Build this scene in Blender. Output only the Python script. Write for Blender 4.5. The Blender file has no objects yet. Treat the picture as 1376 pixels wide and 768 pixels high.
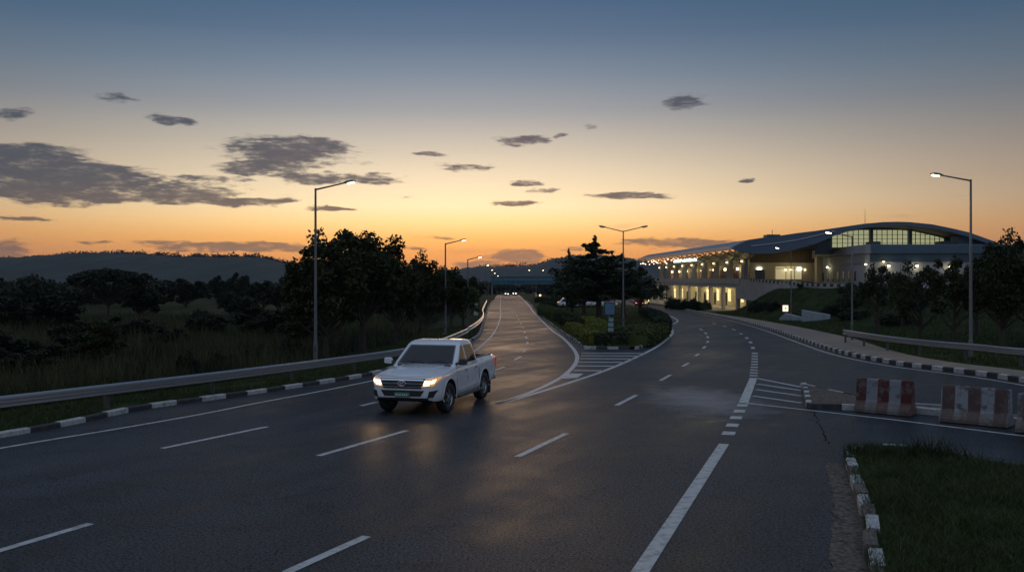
HAZE = 0.00009
import bpy, bmesh, math, random
import numpy as np
from mathutils import Vector, Matrix, noise as mnoise
from mathutils.geometry import tessellate_polygon
from mathutils.bvhtree import BVHTree

random.seed(7)
SC = bpy.context.scene
COL = SC.collection
R = math.radians
# ----------------------------------------------------------------- camera
F, H, CX, CY = 1250.0, 3.5, 688.0, 384.0
cam_d = bpy.data.cameras.new('camera')
cam = bpy.data.objects.new('camera', cam_d); COL.objects.link(cam)
cam.location = (0, 0, H); cam.rotation_euler = (R(90), 0, 0)
cam_d.sensor_width = 36; cam_d.lens = 36 * F / 1376
cam_d.clip_start = .1; cam_d.clip_end = 20000
SC.camera = cam

def G(x, y, z=0.0):
    Y = F * (H - z) / (y - CY)
    return Vector(((x - CX) / F * Y, Y, z))
def P(x, y, Y):
    return Vector(((x - CX) / F * Y, Y, H - (y - CY) / F * Y))
def smooth(a, b, x):
    t = min(1, max(0, (x - a) / (b - a))); return t * t * (3 - 2 * t)
def catmull(pts, n=8):
    pts = [Vector(p) for p in pts]; out = []
    for i in range(len(pts) - 1):
        p0 = pts[max(0, i - 1)]; p1 = pts[i]; p2 = pts[i + 1]; p3 = pts[min(len(pts) - 1, i + 2)]
        for k in range(n):
            t = k / n
            out.append(.5 * ((2 * p1) + (p2 - p0) * t + (2 * p0 - 5 * p1 + 4 * p2 - p3) * t * t + (3 * p1 - p0 - 3 * p2 + p3) * t ** 3))
    out.append(pts[-1]); return out
def resample(pts, step):
    out = [pts[0].copy()]; acc = 0
    for a, b in zip(pts, pts[1:]):
        L = (b - a).length
        if L < 1e-9: continue
        d = step - acc
        while d <= L:
            out.append(a.lerp(b, d / L)); d += step
        acc = L - (d - step)
    return out
def interp(xs, ys, x):
    return float(np.interp(x, xs, ys))

# ----------------------------------------------------------------- objects
def props(o, label=None, cat=None, group=None, kind=None):
    if label: o['label'] = label
    if cat: o['category'] = cat
    if group: o['group'] = group
    if kind: o['kind'] = kind
    return o
def thing(name, label, cat, loc=(0, 0, 0), rz=0, group=None):
    o = bpy.data.objects.new(name, None); COL.objects.link(o)
    o.empty_display_size = .3
    o.location = loc; o.rotation_euler = (0, 0, rz)
    return props(o, label, cat, group)
def mesh_obj(name, me, parent=None):
    o = bpy.data.objects.new(name, me); COL.objects.link(o)
    if parent is not None: o.parent = parent
    return o
KIDS = {}
def copy_tree(o, parent=None):
    c = o.copy(); COL.objects.link(c)
    if parent is not None: c.parent = parent
    for ch in list(o.children): copy_tree(ch, c)
    return c

class MB:
    def __init__(s): s.v = []; s.f = []; s.m = []
    def add(s, vs, fs, mat=0, M=None):
        b = len(s.v)
        for p in vs:
            p = Vector(p)
            s.v.append(M @ p if M is not None else p)
        for f in fs: s.f.append([b + i for i in f]); s.m.append(mat)
        return s
    def box(s, c, size, mat=0, rz=0, M=None):
        x, y, z = [d / 2 for d in size]
        vs = [(-x, -y, -z), (x, -y, -z), (x, y, -z), (-x, y, -z), (-x, -y, z), (x, -y, z), (x, y, z), (-x, y, z)]
        T = Matrix.Translation(Vector(c)) @ Matrix.Rotation(rz, 4, 'Z')
        if M is not None: T = M @ T
        return s.add(vs, [(0, 3, 2, 1), (4, 5, 6, 7), (0, 1, 5, 4), (1, 2, 6, 5), (2, 3, 7, 6), (3, 0, 4, 7)], mat, T)
    def span(s, a, b, mat=0):          # box from min corner to max corner
        a = Vector(a); b = Vector(b)
        return s.box((a + b) / 2, b - a, mat)
    def tube(s, pts, rad, n=8, mat=0, cap=True):
        pts = [Vector(p) for p in pts]
        if not hasattr(rad, '__len__'): rad = [rad] * len(pts)
        b = len(s.v); up = Vector((0, 0, 1)); prev = None
        for i, p in enumerate(pts):
            d = (pts[min(i + 1, len(pts) - 1)] - pts[max(i - 1, 0)]).normalized()
            if prev is None:
                a = d.cross(up)
                if a.length < 1e-3: a = d.cross(Vector((1, 0, 0)))
            else: a = prev - d * prev.dot(d)
            a.normalize(); prev = a; c = d.cross(a)
            for k in range(n):
                t = 2 * math.pi * k / n
                s.v.append(p + (a * math.cos(t) + c * math.sin(t)) * rad[i])
        for i in range(len(pts) - 1):
            for k in range(n):
                s.f.append([b + i * n + k, b + i * n + (k + 1) % n, b + (i + 1) * n + (k + 1) % n, b + (i + 1) * n + k]); s.m.append(mat)
        if cap:
            s.f.append([b + k for k in range(n)][::-1]); s.m.append(mat)
            e = b + (len(pts) - 1) * n
            s.f.append([e + k for k in range(n)]); s.m.append(mat)
        return s
    def lathe(s, prof, n=24, mat=0, M=None, closed=False):   # prof: (r, z) about Z
        b = len(s.v)
        for r, z in prof:
            for k in range(n):
                t = 2 * math.pi * k / n
                p = Vector((r * math.cos(t), r * math.sin(t), z)); s.v.append(M @ p if M is not None else p)
        m = len(prof)
        for i in range(m - (0 if closed else 1)):
            j = (i + 1) % m
            for k in range(n):
                s.f.append([b + i * n + k, b + i * n + (k + 1) % n, b + j * n + (k + 1) % n, b + j * n + k]); s.m.append(mat)
        return s
    def loft(s, rings, mat=0, close=True, cap=True):
        b = len(s.v); n = len(rings[0])
        for r in rings: s.v += [Vector(p) for p in r]
        for i in range(len(rings) - 1):
            for k in range(n if close else n - 1):
                s.f.append([b + i * n + k, b + i * n + (k + 1) % n, b + (i + 1) * n + (k + 1) % n, b + (i + 1) * n + k]); s.m.append(mat)
        if cap:
            s.f.append([b + k for k in range(n)][::-1]); s.m.append(mat)
            e = b + (len(rings) - 1) * n; s.f.append([e + k for k in range(n)]); s.m.append(mat)
        return s
    def prism(s, poly, vec, mat=0):
        poly = [Vector(p) for p in poly]; vec = Vector(vec)
        return s.loft([poly, [p + vec for p in poly]], mat)
    def sweep(s, path, prof, mat=0, closed=True, cap=True):  # prof: (lateral right, up) along a ground path
        rings = []
        for i, p in enumerate(path):
            d = path[min(i + 1, len(path) - 1)] - path[max(i - 1, 0)]; d.z = 0; d.normalize()
            r = Vector((d.y, -d.x, 0))
            rings.append([p + r * a + Vector((0, 0, h)) for a, h in prof])
        return s.loft(rings, mat, closed, cap and closed)
    def mesh(s, name, mats, smooth=False, angle=None, fix=True):
        me = bpy.data.meshes.new(name)
        me.from_pydata([tuple(p) for p in s.v], [], s.f)
        for m in (mats if isinstance(mats, (list, tuple)) else [mats]): me.materials.append(m)
        me.polygons.foreach_set('material_index', s.m)
        if fix:
            bm = bmesh.new(); bm.from_mesh(me); bmesh.ops.recalc_face_normals(bm, faces=bm.faces); bm.to_mesh(me); bm.free()
        if smooth:
            me.polygons.foreach_set('use_smooth', [True] * len(me.polygons))
            me.set_sharp_from_angle(angle=R(angle or 40))
        me.update(); return me
    def build(s, name, mats, parent=None, smooth=False, angle=None, bevel=0, fix=True):
        o = mesh_obj(name, s.mesh(name, mats, smooth, angle, fix), parent)
        if bevel:
            b = o.modifiers.new('bevel', 'BEVEL'); b.width = bevel; b.segments = 2; b.limit_method = 'ANGLE'; b.angle_limit = R(35)
        return o

def np_mesh(name, V, nper, mats, mi=None, smooth=False):
    """V: (N*nper,3) array, every nper consecutive vertices are one face."""
    me = bpy.data.meshes.new(name); n = len(V); nf = n // nper
    me.vertices.add(n); me.vertices.foreach_set('co', np.ascontiguousarray(V, dtype=np.float32).ravel())
    me.loops.add(n); me.loops.foreach_set('vertex_index', np.arange(n, dtype=np.int32))
    me.polygons.add(nf); me.polygons.foreach_set('loop_start', np.arange(0, n, nper, dtype=np.int32))
    me.polygons.foreach_set('loop_total', np.full(nf, nper, dtype=np.int32))
    for m in (mats if isinstance(mats, (list, tuple)) else [mats]): me.materials.append(m)
    if mi is not None: me.polygons.foreach_set('material_index', mi.astype(np.int32))
    me.update(calc_edges=True); return me
def merge_mesh(name, parts, mats):
    """parts: list of (mesh-like MB or (V,nper)) joined with material indices"""
    bm = bmesh.new()
    for me in parts: bm.from_mesh(me)
    out = bpy.data.meshes.new(name); bm.to_mesh(out); bm.free()
    for m in mats: out.materials.append(m)
    return out

# ----------------------------------------------------------------- materials
MATS = {}
def mat(name, col=(.5, .5, .5), rough=.6, metal=0.0, var=.0, vscale=3.0, bump=0.0, bscale=20.0, emit=None, estr=0.0, coat=0.0, spec=None, trans=0.0, dirt=None, dscale=2.0, damt=.5):
    if name in MATS: return MATS[name]
    m = bpy.data.materials.new(name); m.use_nodes = True
    nt = m.node_tree; b = nt.nodes['Principled BSDF']; L = nt.links.new
    b.inputs['Base Color'].default_value = (*col, 1); b.inputs['Roughness'].default_value = rough; b.inputs['Metallic'].default_value = metal
    if coat: b.inputs['Coat Weight'].default_value = coat; b.inputs['Coat Roughness'].default_value = .06
    if spec is not None: b.inputs['Specular IOR Level'].default_value = spec
    if trans:
        b.inputs['Transmission Weight'].default_value = trans
    if emit:
        b.inputs['Emission Color'].default_value = (*emit, 1); b.inputs['Emission Strength'].default_value = estr
    tc = nt.nodes.new('ShaderNodeTexCoord')
    cur = None
    if var:
        n = nt.nodes.new('ShaderNodeTexNoise'); n.inputs['Scale'].default_value = vscale; n.inputs['Detail'].default_value = 6
        L(tc.outputs['Object'], n.inputs['Vector'])
        r = nt.nodes.new('ShaderNodeValToRGB'); r.color_ramp.elements[0].position = .3; r.color_ramp.elements[1].position = .7
        r.color_ramp.elements[0].color = (*[c * (1 - var) for c in col], 1); r.color_ramp.elements[1].color = (*[min(1, c * (1 + var)) for c in col], 1)
        L(n.outputs['Fac'], r.inputs['Fac']); cur = r.outputs['Color']
        rr = nt.nodes.new('ShaderNodeMapRange'); rr.inputs['To Min'].default_value = max(.02, rough - .12); rr.inputs['To Max'].default_value = min(1, rough + .12)
        L(n.outputs['Fac'], rr.inputs['Value']); L(rr.outputs[0], b.inputs['Roughness'])
    if dirt:
        n2 = nt.nodes.new('ShaderNodeTexNoise'); n2.inputs['Scale'].default_value = dscale; n2.inputs['Detail'].default_value = 8; n2.inputs['Roughness'].default_value = .7
        L(tc.outputs['Object'], n2.inputs['Vector'])
        r2 = nt.nodes.new('ShaderNodeValToRGB'); r2.color_ramp.elements[0].position = .5; r2.color_ramp.elements[1].position = .68
        r2.color_ramp.elements[0].color = (0, 0, 0, 1); r2.color_ramp.elements[1].color = (damt, damt, damt, 1)
        L(n2.outputs['Fac'], r2.inputs['Fac'])
        mx = nt.nodes.new('ShaderNodeMix'); mx.data_type = 'RGBA'
        L(r2.outputs['Color'], mx.inputs[0])
        if cur is not None: L(cur, mx.inputs[6])
        else: mx.inputs[6].default_value = (*col, 1)
        mx.inputs[7].default_value = (*dirt, 1); cur = mx.outputs[2]
    if cur is not None: L(cur, b.inputs['Base Color'])
    if bump:
        n3 = nt.nodes.new('ShaderNodeTexNoise'); n3.inputs['Scale'].default_value = bscale; n3.inputs['Detail'].default_value = 4
        L(tc.outputs['Object'], n3.inputs['Vector'])
        bp = nt.nodes.new('ShaderNodeBump'); bp.inputs['Strength'].default_value = bump; bp.inputs['Distance'].default_value = .02
        L(n3.outputs['Fac'], bp.inputs['Height']); L(bp.outputs['Normal'], b.inputs['Normal'])
    MATS[name] = m; return m
def emis(name, col, s):
    return mat(name, (.8, .8, .8), .5, emit=col, estr=s)
def leaf_mat(name, c0, c1, transl=.25):
    """foliage: colour differs from leaf to leaf, some light passes through"""
    m = bpy.data.materials.new(name); m.use_nodes = True; nt = m.node_tree; L = nt.links.new
    b = nt.nodes['Principled BSDF']; b.inputs['Roughness'].default_value = .55; b.inputs['Specular IOR Level'].default_value = .3
    tc = nt.nodes.new('ShaderNodeTexCoord'); n = nt.nodes.new('ShaderNodeTexNoise'); n.inputs['Scale'].default_value = 1.3; n.inputs['Detail'].default_value = 3
    L(tc.outputs['Object'], n.inputs['Vector'])
    g = nt.nodes.new('ShaderNodeNewGeometry')
    ad = nt.nodes.new('ShaderNodeMath'); ad.operation = 'MULTIPLY_ADD'; ad.inputs[1].default_value = .5
    L(g.outputs['Random Per Island'], ad.inputs[0]); 
    mu = nt.nodes.new('ShaderNodeMath'); mu.operation = 'MULTIPLY'; mu.inputs[1].default_value = .6; L(n.outputs['Fac'], mu.inputs[0]); L(mu.outputs[0], ad.inputs[2])
    r = nt.nodes.new('ShaderNodeValToRGB'); r.color_ramp.elements[0].position = .25; r.color_ramp.elements[1].position = .85
    r.color_ramp.elements[0].color = (*c0, 1); r.color_ramp.elements[1].color = (*c1, 1)
    L(ad.outputs[0], r.inputs['Fac']); L(r.outputs['Color'], b.inputs['Base Color'])
    t = nt.nodes.new('ShaderNodeBsdfTranslucent'); L(r.outputs['Color'], t.inputs['Color'])
    mx = nt.nodes.new('ShaderNodeMixShader'); mx.inputs[0].default_value = transl
    L(b.outputs[0], mx.inputs[1]); L(t.outputs[0], mx.inputs[2]); L(mx.outputs[0], nt.nodes['Material Output'].inputs['Surface'])
    return m

def asphalt_mat():
    m = bpy.data.materials.new('asphalt'); m.use_nodes = True; nt = m.node_tree; L = nt.links.new; N = nt.nodes.new
    b = nt.nodes['Principled BSDF']; tc = N('ShaderNodeTexCoord'); obj = tc.outputs['Object']
    def noise(scale, detail=4, rough=.6, vec=obj, dist=0):
        n = N('ShaderNodeTexNoise'); n.inputs['Scale'].default_value = scale; n.inputs['Detail'].default_value = detail
        n.inputs['Roughness'].default_value = rough; n.inputs['Distortion'].default_value = dist; L(vec, n.inputs['Vector']); return n.outputs['Fac']
    def mapr(v, a, b_, c, d):
        r = N('ShaderNodeMapRange'); r.inputs['From Min'].default_value = a; r.inputs['From Max'].default_value = b_
        r.inputs['To Min'].default_value = c; r.inputs['To Max'].default_value = d; L(v, r.inputs['Value']); return r.outputs[0]
    def math_(op, a, b_):
        x = N('ShaderNodeMath'); x.operation = op
        for i, q in enumerate((a, b_)):
            if isinstance(q, (int, float)): x.inputs[i].default_value = q
            else: L(q, x.inputs[i])
        return x.outputs[0]
    # stretched along the road (roughly 20 degrees right of Y): tyre lanes
    m0 = N('ShaderNodeMapping'); m0.inputs['Rotation'].default_value = (0, 0, R(26)); L(obj, m0.inputs['Vector'])
    mp = N('ShaderNodeMapping'); mp.inputs['Scale'].default_value = (1.0, .06, 1); L(m0.outputs[0], mp.inputs['Vector'])
    lanes = noise(.9, 4, .6, mp.outputs[0])
    big = noise(.16, 5, .6); mid = noise(1.1, 6, .65); fine = noise(24, 5, .8); speck = noise(34, 2, .5)
    vo = N('ShaderNodeTexVoronoi'); vo.inputs['Scale'].default_value = 2.6; L(obj, vo.inputs['Vector'])
    v = mapr(big, .3, .7, .7, 1.35)
    v = math_('MULTIPLY', v, mapr(mid, .3, .7, .8, 1.22))
    v = math_('MULTIPLY', v, mapr(lanes, .38, .62, .6, 1.4))
    v = math_('MULTIPLY', v, mapr(fine, .36, .64, .1, 2.0))
    sp = mapr(speck, .64, .72, 0, 1)
    v = math_('ADD', v, math_('MULTIPLY', sp, 6.0))
    # small light bits of grit and litter, sparse
    gr = math_('MULTIPLY', mapr(vo.outputs['Distance'], .065, .045, 0, 1), mapr(noise(.9, 2), .50, .56, 0, 1))
    v = math_('ADD', v, math_('MULTIPLY', gr, 4.0))
    # cracks: thin dark lines where a wide noise crosses its middle
    ck = noise(.33, 7, .62, obj, .6); ck = math_('ABSOLUTE', math_('SUBTRACT', ck, .5), 0)
    ckm = mapr(ck, .002, .006, .35, 1)
    v = math_('MULTIPLY', v, ckm)
    cm = N('ShaderNodeMix'); cm.data_type = 'RGBA'; cm.inputs[6].default_value = (0, 0, 0, 1); cm.inputs[7].default_value = (.027, .029, .033, 1)
    cm.clamp_factor = False; L(v, cm.inputs[0])
    # pale dusty patch with a soft ragged edge beyond the lane dashes
    dp = N('ShaderNodeVectorMath'); dp.operation = 'SUBTRACT'; L(obj, dp.inputs[0]); dp.inputs[1].default_value = (5.9, 28.6, 0)
    ds = N('ShaderNodeVectorMath'); ds.operation = 'MULTIPLY'; L(dp.outputs[0], ds.inputs[0]); ds.inputs[1].default_value = (.55, .24, 0)
    ln = N('ShaderNodeVectorMath'); ln.operation = 'LENGTH'; L(ds.outputs[0], ln.inputs[0])
    dm = mapr(math_('ADD', ln.outputs['Value'], math_('MULTIPLY', mapr(mid, 0, 1, -.8, .8), 1)), 1.1, .2, 0, .8)
    cd = N('ShaderNodeMix'); cd.data_type = 'RGBA'; L(dm, cd.inputs[0]); L(cm.outputs[2], cd.inputs[6]); cd.inputs[7].default_value = (.24, .23, .23, 1)
    L(cd.outputs[2], b.inputs['Base Color'])
    ro = math_('ADD', mapr(lanes, .35, .65, .47, .58), mapr(big, .3, .7, -.08, .07))
    ro = math_('ADD', ro, mapr(mid, .3, .7, -.05, .05))
    L(ro, b.inputs['Roughness']); L(math_('MULTIPLY', mapr(fine, .38, .66, .0, .46), mapr(mid, .3, .7, .8, 1.2)), b.inputs['Specular IOR Level'])
    bp = N('ShaderNodeBump'); bp.inputs['Strength'].default_value = .35; bp.inputs['Distance'].default_value = .012
    L(math_('ADD', fine, math_('MULTIPLY', speck, .5)), bp.inputs['Height']); L(bp.outputs['Normal'], b.inputs['Normal'])
    return m
M_asph = asphalt_mat()
M_paint = mat('road_paint', (.52, .52, .5), .55, var=.12, vscale=6, dirt=(.07, .07, .07), dscale=5, damt=.75, bump=.3, bscale=60)
M_kw = mat('kerb_white', (.46, .46, .45), .7, var=.1, vscale=8, dirt=(.12, .11, .09), dscale=7, damt=.85, bump=.4, bscale=30)
M_kbare = mat('kerb_bare', (.13, .11, .09), .85, var=.35, vscale=8, dirt=(.04, .035, .03), dscale=6, damt=.7, bump=.5, bscale=30)
M_kb = mat('kerb_black', (.03, .03, .032), .7, var=.3, vscale=8, dirt=(.14, .13, .12), dscale=6, damt=.4, bump=.4, bscale=30)
M_conc = mat('concrete', (.3, .28, .25), .85, var=.2, vscale=2, dirt=(.12, .11, .1), dscale=3, damt=.5, bump=.3, bscale=15)
M_path = mat('footpath_concrete', (.21, .175, .14), .9, var=.18, vscale=1.2, dirt=(.13, .11, .09), dscale=2, damt=.5, bump=.3, bscale=15)
M_gravel = mat('gutter_gravel', (.145, .12, .10), .95, var=.6, vscale=14, dirt=(.035, .028, .026), dscale=5, damt=.9, bump=.8, bscale=45, spec=.1)
M_soil = mat('soil_grass', (.022, .034, .011), .95, var=.5, vscale=.8, dirt=(.04, .035, .02), dscale=1.3, damt=.5, spec=.05, bump=.6, bscale=8)
M_field = mat('field_soil', (.026, .032, .013), .95, var=.5, vscale=.05, dirt=(.035, .05, .02), dscale=.12, damt=.8, spec=.05)
M_galv = mat('galvanised_steel', (.46, .47, .49), .36, .9)
M_post = mat('weathered_steel_post', (.1, .09, .085), .7, .3, var=.3, vscale=8)
M_pole = mat('grey_pole_paint', (.16, .17, .18), .5, .4, var=.15, vscale=5)
M_dark = mat('dark_plastic', (.018, .018, .02), .5, var=.15, vscale=12)
M_bark = mat('bark', (.045, .035, .026), .9, var=.4, vscale=6, bump=.8, bscale=14)
M_lit = emis('lit_lamp_warm', (1, .80, .38), 7)
M_litd = emis('lit_lamp_dim', (1, .8, .5), 5)
M_off = mat('lamp_glass_off', (.5, .5, .45), .2)
M_leafA = leaf_mat('leaf_broad', (.010, .019, .007), (.050, .060, .018))
M_leafB = leaf_mat('leaf_tiered', (.008, .017, .008), (.036, .052, .018))
M_leafC = leaf_mat('leaf_field', (.006, .012, .006), (.026, .034, .012))
M_leafY = leaf_mat('leaf_yellow_green', (.07, .085, .012), (.21, .22, .03), .2)
M_leafG = leaf_mat('leaf_hedge', (.03, .05, .012), (.09, .115, .025), .2)
M_leafH = leaf_mat('leaf_dark_hedge', (.012, .022, .009), (.04, .055, .018), .15)
M_grass = leaf_mat('grass_blade', (.018, .036, .008), (.075, .10, .026), .3)
M_tall = leaf_mat('tall_grass_blade', (.026, .036, .012), (.10, .098, .042), .28)

# ----------------------------------------------------------------- world: dusk sky with streaks of cloud
def make_world():
    w = bpy.data.worlds.new('World'); SC.world = w; w.use_nodes = True
    nt = w.node_tree; L = nt.links.new; N = nt.nodes.new
    bg = nt.nodes['Background']
    sky = N('ShaderNodeTexSky'); sky.sky_type = 'NISHITA'; sky.sun_disc = False
    sky.sun_elevation = R(1.0); sky.sun_rotation = R(-1); sky.dust_density = 2.0; sky.air_density = 1.0
    tc = N('ShaderNodeTexCoord'); sx = N('ShaderNodeSeparateXYZ'); L(tc.outputs['Generated'], sx.inputs[0])
    def M(op, a, b=None, c=None):
        n = N('ShaderNodeMath'); n.operation = op
        for i, q in enumerate((a, b, c)):
            if q is None: continue
            if isinstance(q, (int, float)): n.inputs[i].default_value = q
            else: L(q, n.inputs[i])
        return n.outputs[0]
    def VM(op, a, b=None):
        n = N('ShaderNodeVectorMath'); n.operation = op
        for i, q in enumerate((a, b)):
            if q is None: continue
            if isinstance(q, tuple): n.inputs[i].default_value = q
            else: L(q, n.inputs[i])
        return n
    el = M('MULTIPLY', M('ARCSINE', sx.outputs['Z']), 57.29578)
    az = M('MULTIPLY', M('ARCTAN2', sx.outputs['X'], sx.outputs['Y']), 57.29578)
    def ramp(v, stops, lo, hi):
        mr = N('ShaderNodeMapRange'); mr.inputs['From Min'].default_value = lo; mr.inputs['From Max'].default_value = hi; L(v, mr.inputs['Value'])
        r = N('ShaderNodeValToRGB'); r.color_ramp.interpolation = 'EASE' if False else 'LINEAR'
        e = r.color_ramp.elements
        while len(e) > 1: e.remove(e[0])
        e[0].position = (stops[0][0] - lo) / (hi - lo); e[0].color = (*stops[0][1], 1)
        for p, c in stops[1:]:
            q = e.new((p - lo) / (hi - lo)); q.color = (*c, 1)
        L(mr.outputs[0], r.inputs['Fac']); return r.outputs['Color']
    def mixc(f, a, b, typ='MIX'):
        m = N('ShaderNodeMix'); m.data_type = 'RGBA'; m.blend_type = typ
        if isinstance(f, (int, float)): m.inputs[0].default_value = f
        else: L(f, m.inputs[0])
        for i, q in ((6, a), (7, b)):
            if isinstance(q, tuple): m.inputs[i].default_value = (*q, 1)
            else: L(q, m.inputs[i])
        return m.outputs[2]
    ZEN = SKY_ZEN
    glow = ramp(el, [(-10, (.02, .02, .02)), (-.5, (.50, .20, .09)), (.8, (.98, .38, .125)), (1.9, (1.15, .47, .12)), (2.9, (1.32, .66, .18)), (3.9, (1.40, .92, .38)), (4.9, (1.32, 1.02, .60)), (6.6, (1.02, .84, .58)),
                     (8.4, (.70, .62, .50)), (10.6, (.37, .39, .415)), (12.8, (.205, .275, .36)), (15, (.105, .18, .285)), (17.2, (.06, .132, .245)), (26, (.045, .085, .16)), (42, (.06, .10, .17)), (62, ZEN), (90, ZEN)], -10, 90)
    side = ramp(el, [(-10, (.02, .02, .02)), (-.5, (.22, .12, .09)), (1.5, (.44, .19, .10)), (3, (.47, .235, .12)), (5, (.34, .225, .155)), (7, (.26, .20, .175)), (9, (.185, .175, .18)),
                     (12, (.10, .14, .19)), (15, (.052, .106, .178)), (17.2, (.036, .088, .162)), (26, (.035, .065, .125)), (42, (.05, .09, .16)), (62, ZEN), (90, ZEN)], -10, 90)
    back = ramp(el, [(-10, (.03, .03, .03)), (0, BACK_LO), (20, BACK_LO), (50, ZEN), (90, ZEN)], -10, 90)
    da = M('ABSOLUTE', M('ADD', az, 4.0))
    f1 = M('POWER', 2.718, M('MULTIPLY', M('MULTIPLY', da, da), -1 / (26.0 ** 2)))
    def mrange(v, a, b, c=0., d=1.):
        r = N('ShaderNodeMapRange'); r.interpolation_type = 'SMOOTHSTEP'
        for k, q in (('From Min', a), ('From Max', b), ('To Min', c), ('To Max', d)): r.inputs[k].default_value = q
        L(v, r.inputs['Value']); return r.outputs[0]
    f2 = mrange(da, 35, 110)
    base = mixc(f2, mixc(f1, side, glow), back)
    # clouds: soft masses on the sky dome, given by azimuth and elevation in degrees
    cv = N('ShaderNodeCombineXYZ'); L(az, cv.inputs[0]); L(el, cv.inputs[1])
    def noise(scale, vecscale, detail=6, rough=.6, off=(0, 0, 0)):
        mp = N('ShaderNodeMapping'); mp.inputs['Scale'].default_value = vecscale; mp.inputs['Location'].default_value = off; L(cv.outputs[0], mp.inputs['Vector'])
        n = N('ShaderNodeTexNoise'); n.inputs['Scale'].default_value = scale; n.inputs['Detail'].default_value = detail; n.inputs['Roughness'].default_value = rough
        L(mp.outputs[0], n.inputs['Vector']); return n
    n1 = noise(.62, (.26, 1.25, 1), 10, .62); n2 = noise(2.2, (.28, 1.35, 1), 8, .66, (9, 4, 2)); nw = noise(.9, (.45, 1, 1), 6, .6, (3, 7, 1))
    wv = VM('ADD', cv.outputs[0], VM('MULTIPLY', VM('SUBTRACT', nw.outputs['Color'], (.5, .5, .5)).outputs[0], (2.6, .85, 0)).outputs[0]).outputs[0]
    best = None
    for (px, py, rx, ry, st) in CLOUDS:
        a = math.degrees(math.atan((px - CX) / F)); e = math.degrees(math.atan((CY - py) / math.hypot(F, px - CX)))
        k = 57.3 / F * (math.cos(math.radians(a))) ** 2
        d = VM('MULTIPLY', VM('SUBTRACT', wv, (a, e, 0)).outputs[0], (1 / (rx * k), 1 / (ry * 57.3 / F), 0)).outputs[0]
        q = VM('DOT_PRODUCT', d, d).outputs['Value']
        v = M('MULTIPLY_ADD', q, -1.25 * st, 1.2 * st)
        best = v if best is None else M('MAXIMUM', best, v)
    nn = M('ADD', M('MULTIPLY', n1.outputs['Fac'], .64), M('MULTIPLY', n2.outputs['Fac'], .36))
    t = M('ADD', M('MAXIMUM', best, -2.2), M('MULTIPLY_ADD', nn, 9.5, -4.75))
    # faint extra wisps low in the sky, free of the list above
    wis = noise(.8, (.16, 1.3, 1), 6, .6, (21, 5, 0))
    band = M('MULTIPLY', mrange(el, 1.2, 2.2), mrange(el, 8.5, 5.5))
    wm = M('MULTIPLY', mrange(wis.outputs['Fac'], .60, .72), M('MULTIPLY', band, .33))
    mask = M('MAXIMUM', mrange(t, -.1, .95), wm)
    n3 = noise(2.2, (.30, 1.15, 1), 9, .7, (2, 9, 6))
    mask = M('MULTIPLY', mask, mrange(n3.outputs['Fac'], .30, .46, .72, 1.0))
    thick = M('MULTIPLY', mrange(t, .0, 1.15), mrange(n3.outputs['Fac'], .30, .55, .6, 1.0))
    cl_hi = mixc(f1, (.042, .060, .092), (.052, .070, .106)); cl_lo = mixc(f1, (.17, .115, .095), (.33, .195, .125))
    lowf = mrange(el, 6.5, 1.2)
    ccol = mixc(lowf, cl_hi, cl_lo)
    edge = mixc(.5, ccol, base)
    ccol = mixc(thick, edge, ccol)
    fr = mixc(M('MULTIPLY', mask, mrange(da, 120, 60, 0., .93)), base, ccol)
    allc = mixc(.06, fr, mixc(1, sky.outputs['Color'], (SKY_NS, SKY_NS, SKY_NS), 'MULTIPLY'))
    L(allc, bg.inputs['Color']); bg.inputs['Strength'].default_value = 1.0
    w.cycles.sampling_method = 'MANUAL'; w.cycles.sample_map_resolution = 1024
SKY_ZEN = (.30, .38, .53); BACK_LO = (.24, .275, .35); SKY_NS = .12  # zenith and rear sky, out of view, brightened to light road and truck
CLOUDS = [  # place and half-size on the sky (given as seen through the photo's lens), strength
    (60, 240, 200, 30, 1.75), (180, 256, 185, 18, 1.6), (310, 270, 105, 8, 1.4), (40, 210, 120, 17, 1.4),
    (395, 205, 105, 25, 1.2), (360, 225, 80, 13, 1.25), (450, 240, 105, 11, 1.35), (290, 240, 60, 5, .8),
    (637, 223, 62, 8, 1.2), (700, 187, 36, 8, 1.0), (750, 181, 16, 4, .8), (847, 264, 56, 6.5, 1.25), (690, 270, 38, 5, 1.1), (916, 140, 30, 13, .95),
    (730, 256, 24, 3.5, .9), (705, 246, 26, 4, .8), (155, 134, 28, 9, .8), (225, 159, 32, 7, .95), (12, 152, 34, 10, .9), (30, 295, 48, 4, 1.1),
    (290, 331, 120, 7, 1.2), (220, 326, 60, 4, .8), (920, 327, 95, 8, 1.2), (690, 346, 52, 13, 1.3), (650, 356, 40, 9, 1.1), (772, 333, 26, 6, .95), (8, 334, 42, 14, 1.3),
    (577, 206, 28, 4, .9), (1003, 241, 16, 3.5, .9), (795, 171, 10, 4, .7), (555, 336, 26, 4, .9), (440, 280, 28, 3, .9), (125, 325, 34, 3, .9), (545, 265, 20, 3, .7),
    (420, 282, 20, 2.5, .7), (600, 320, 40, 3, .7)]
make_world()
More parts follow.
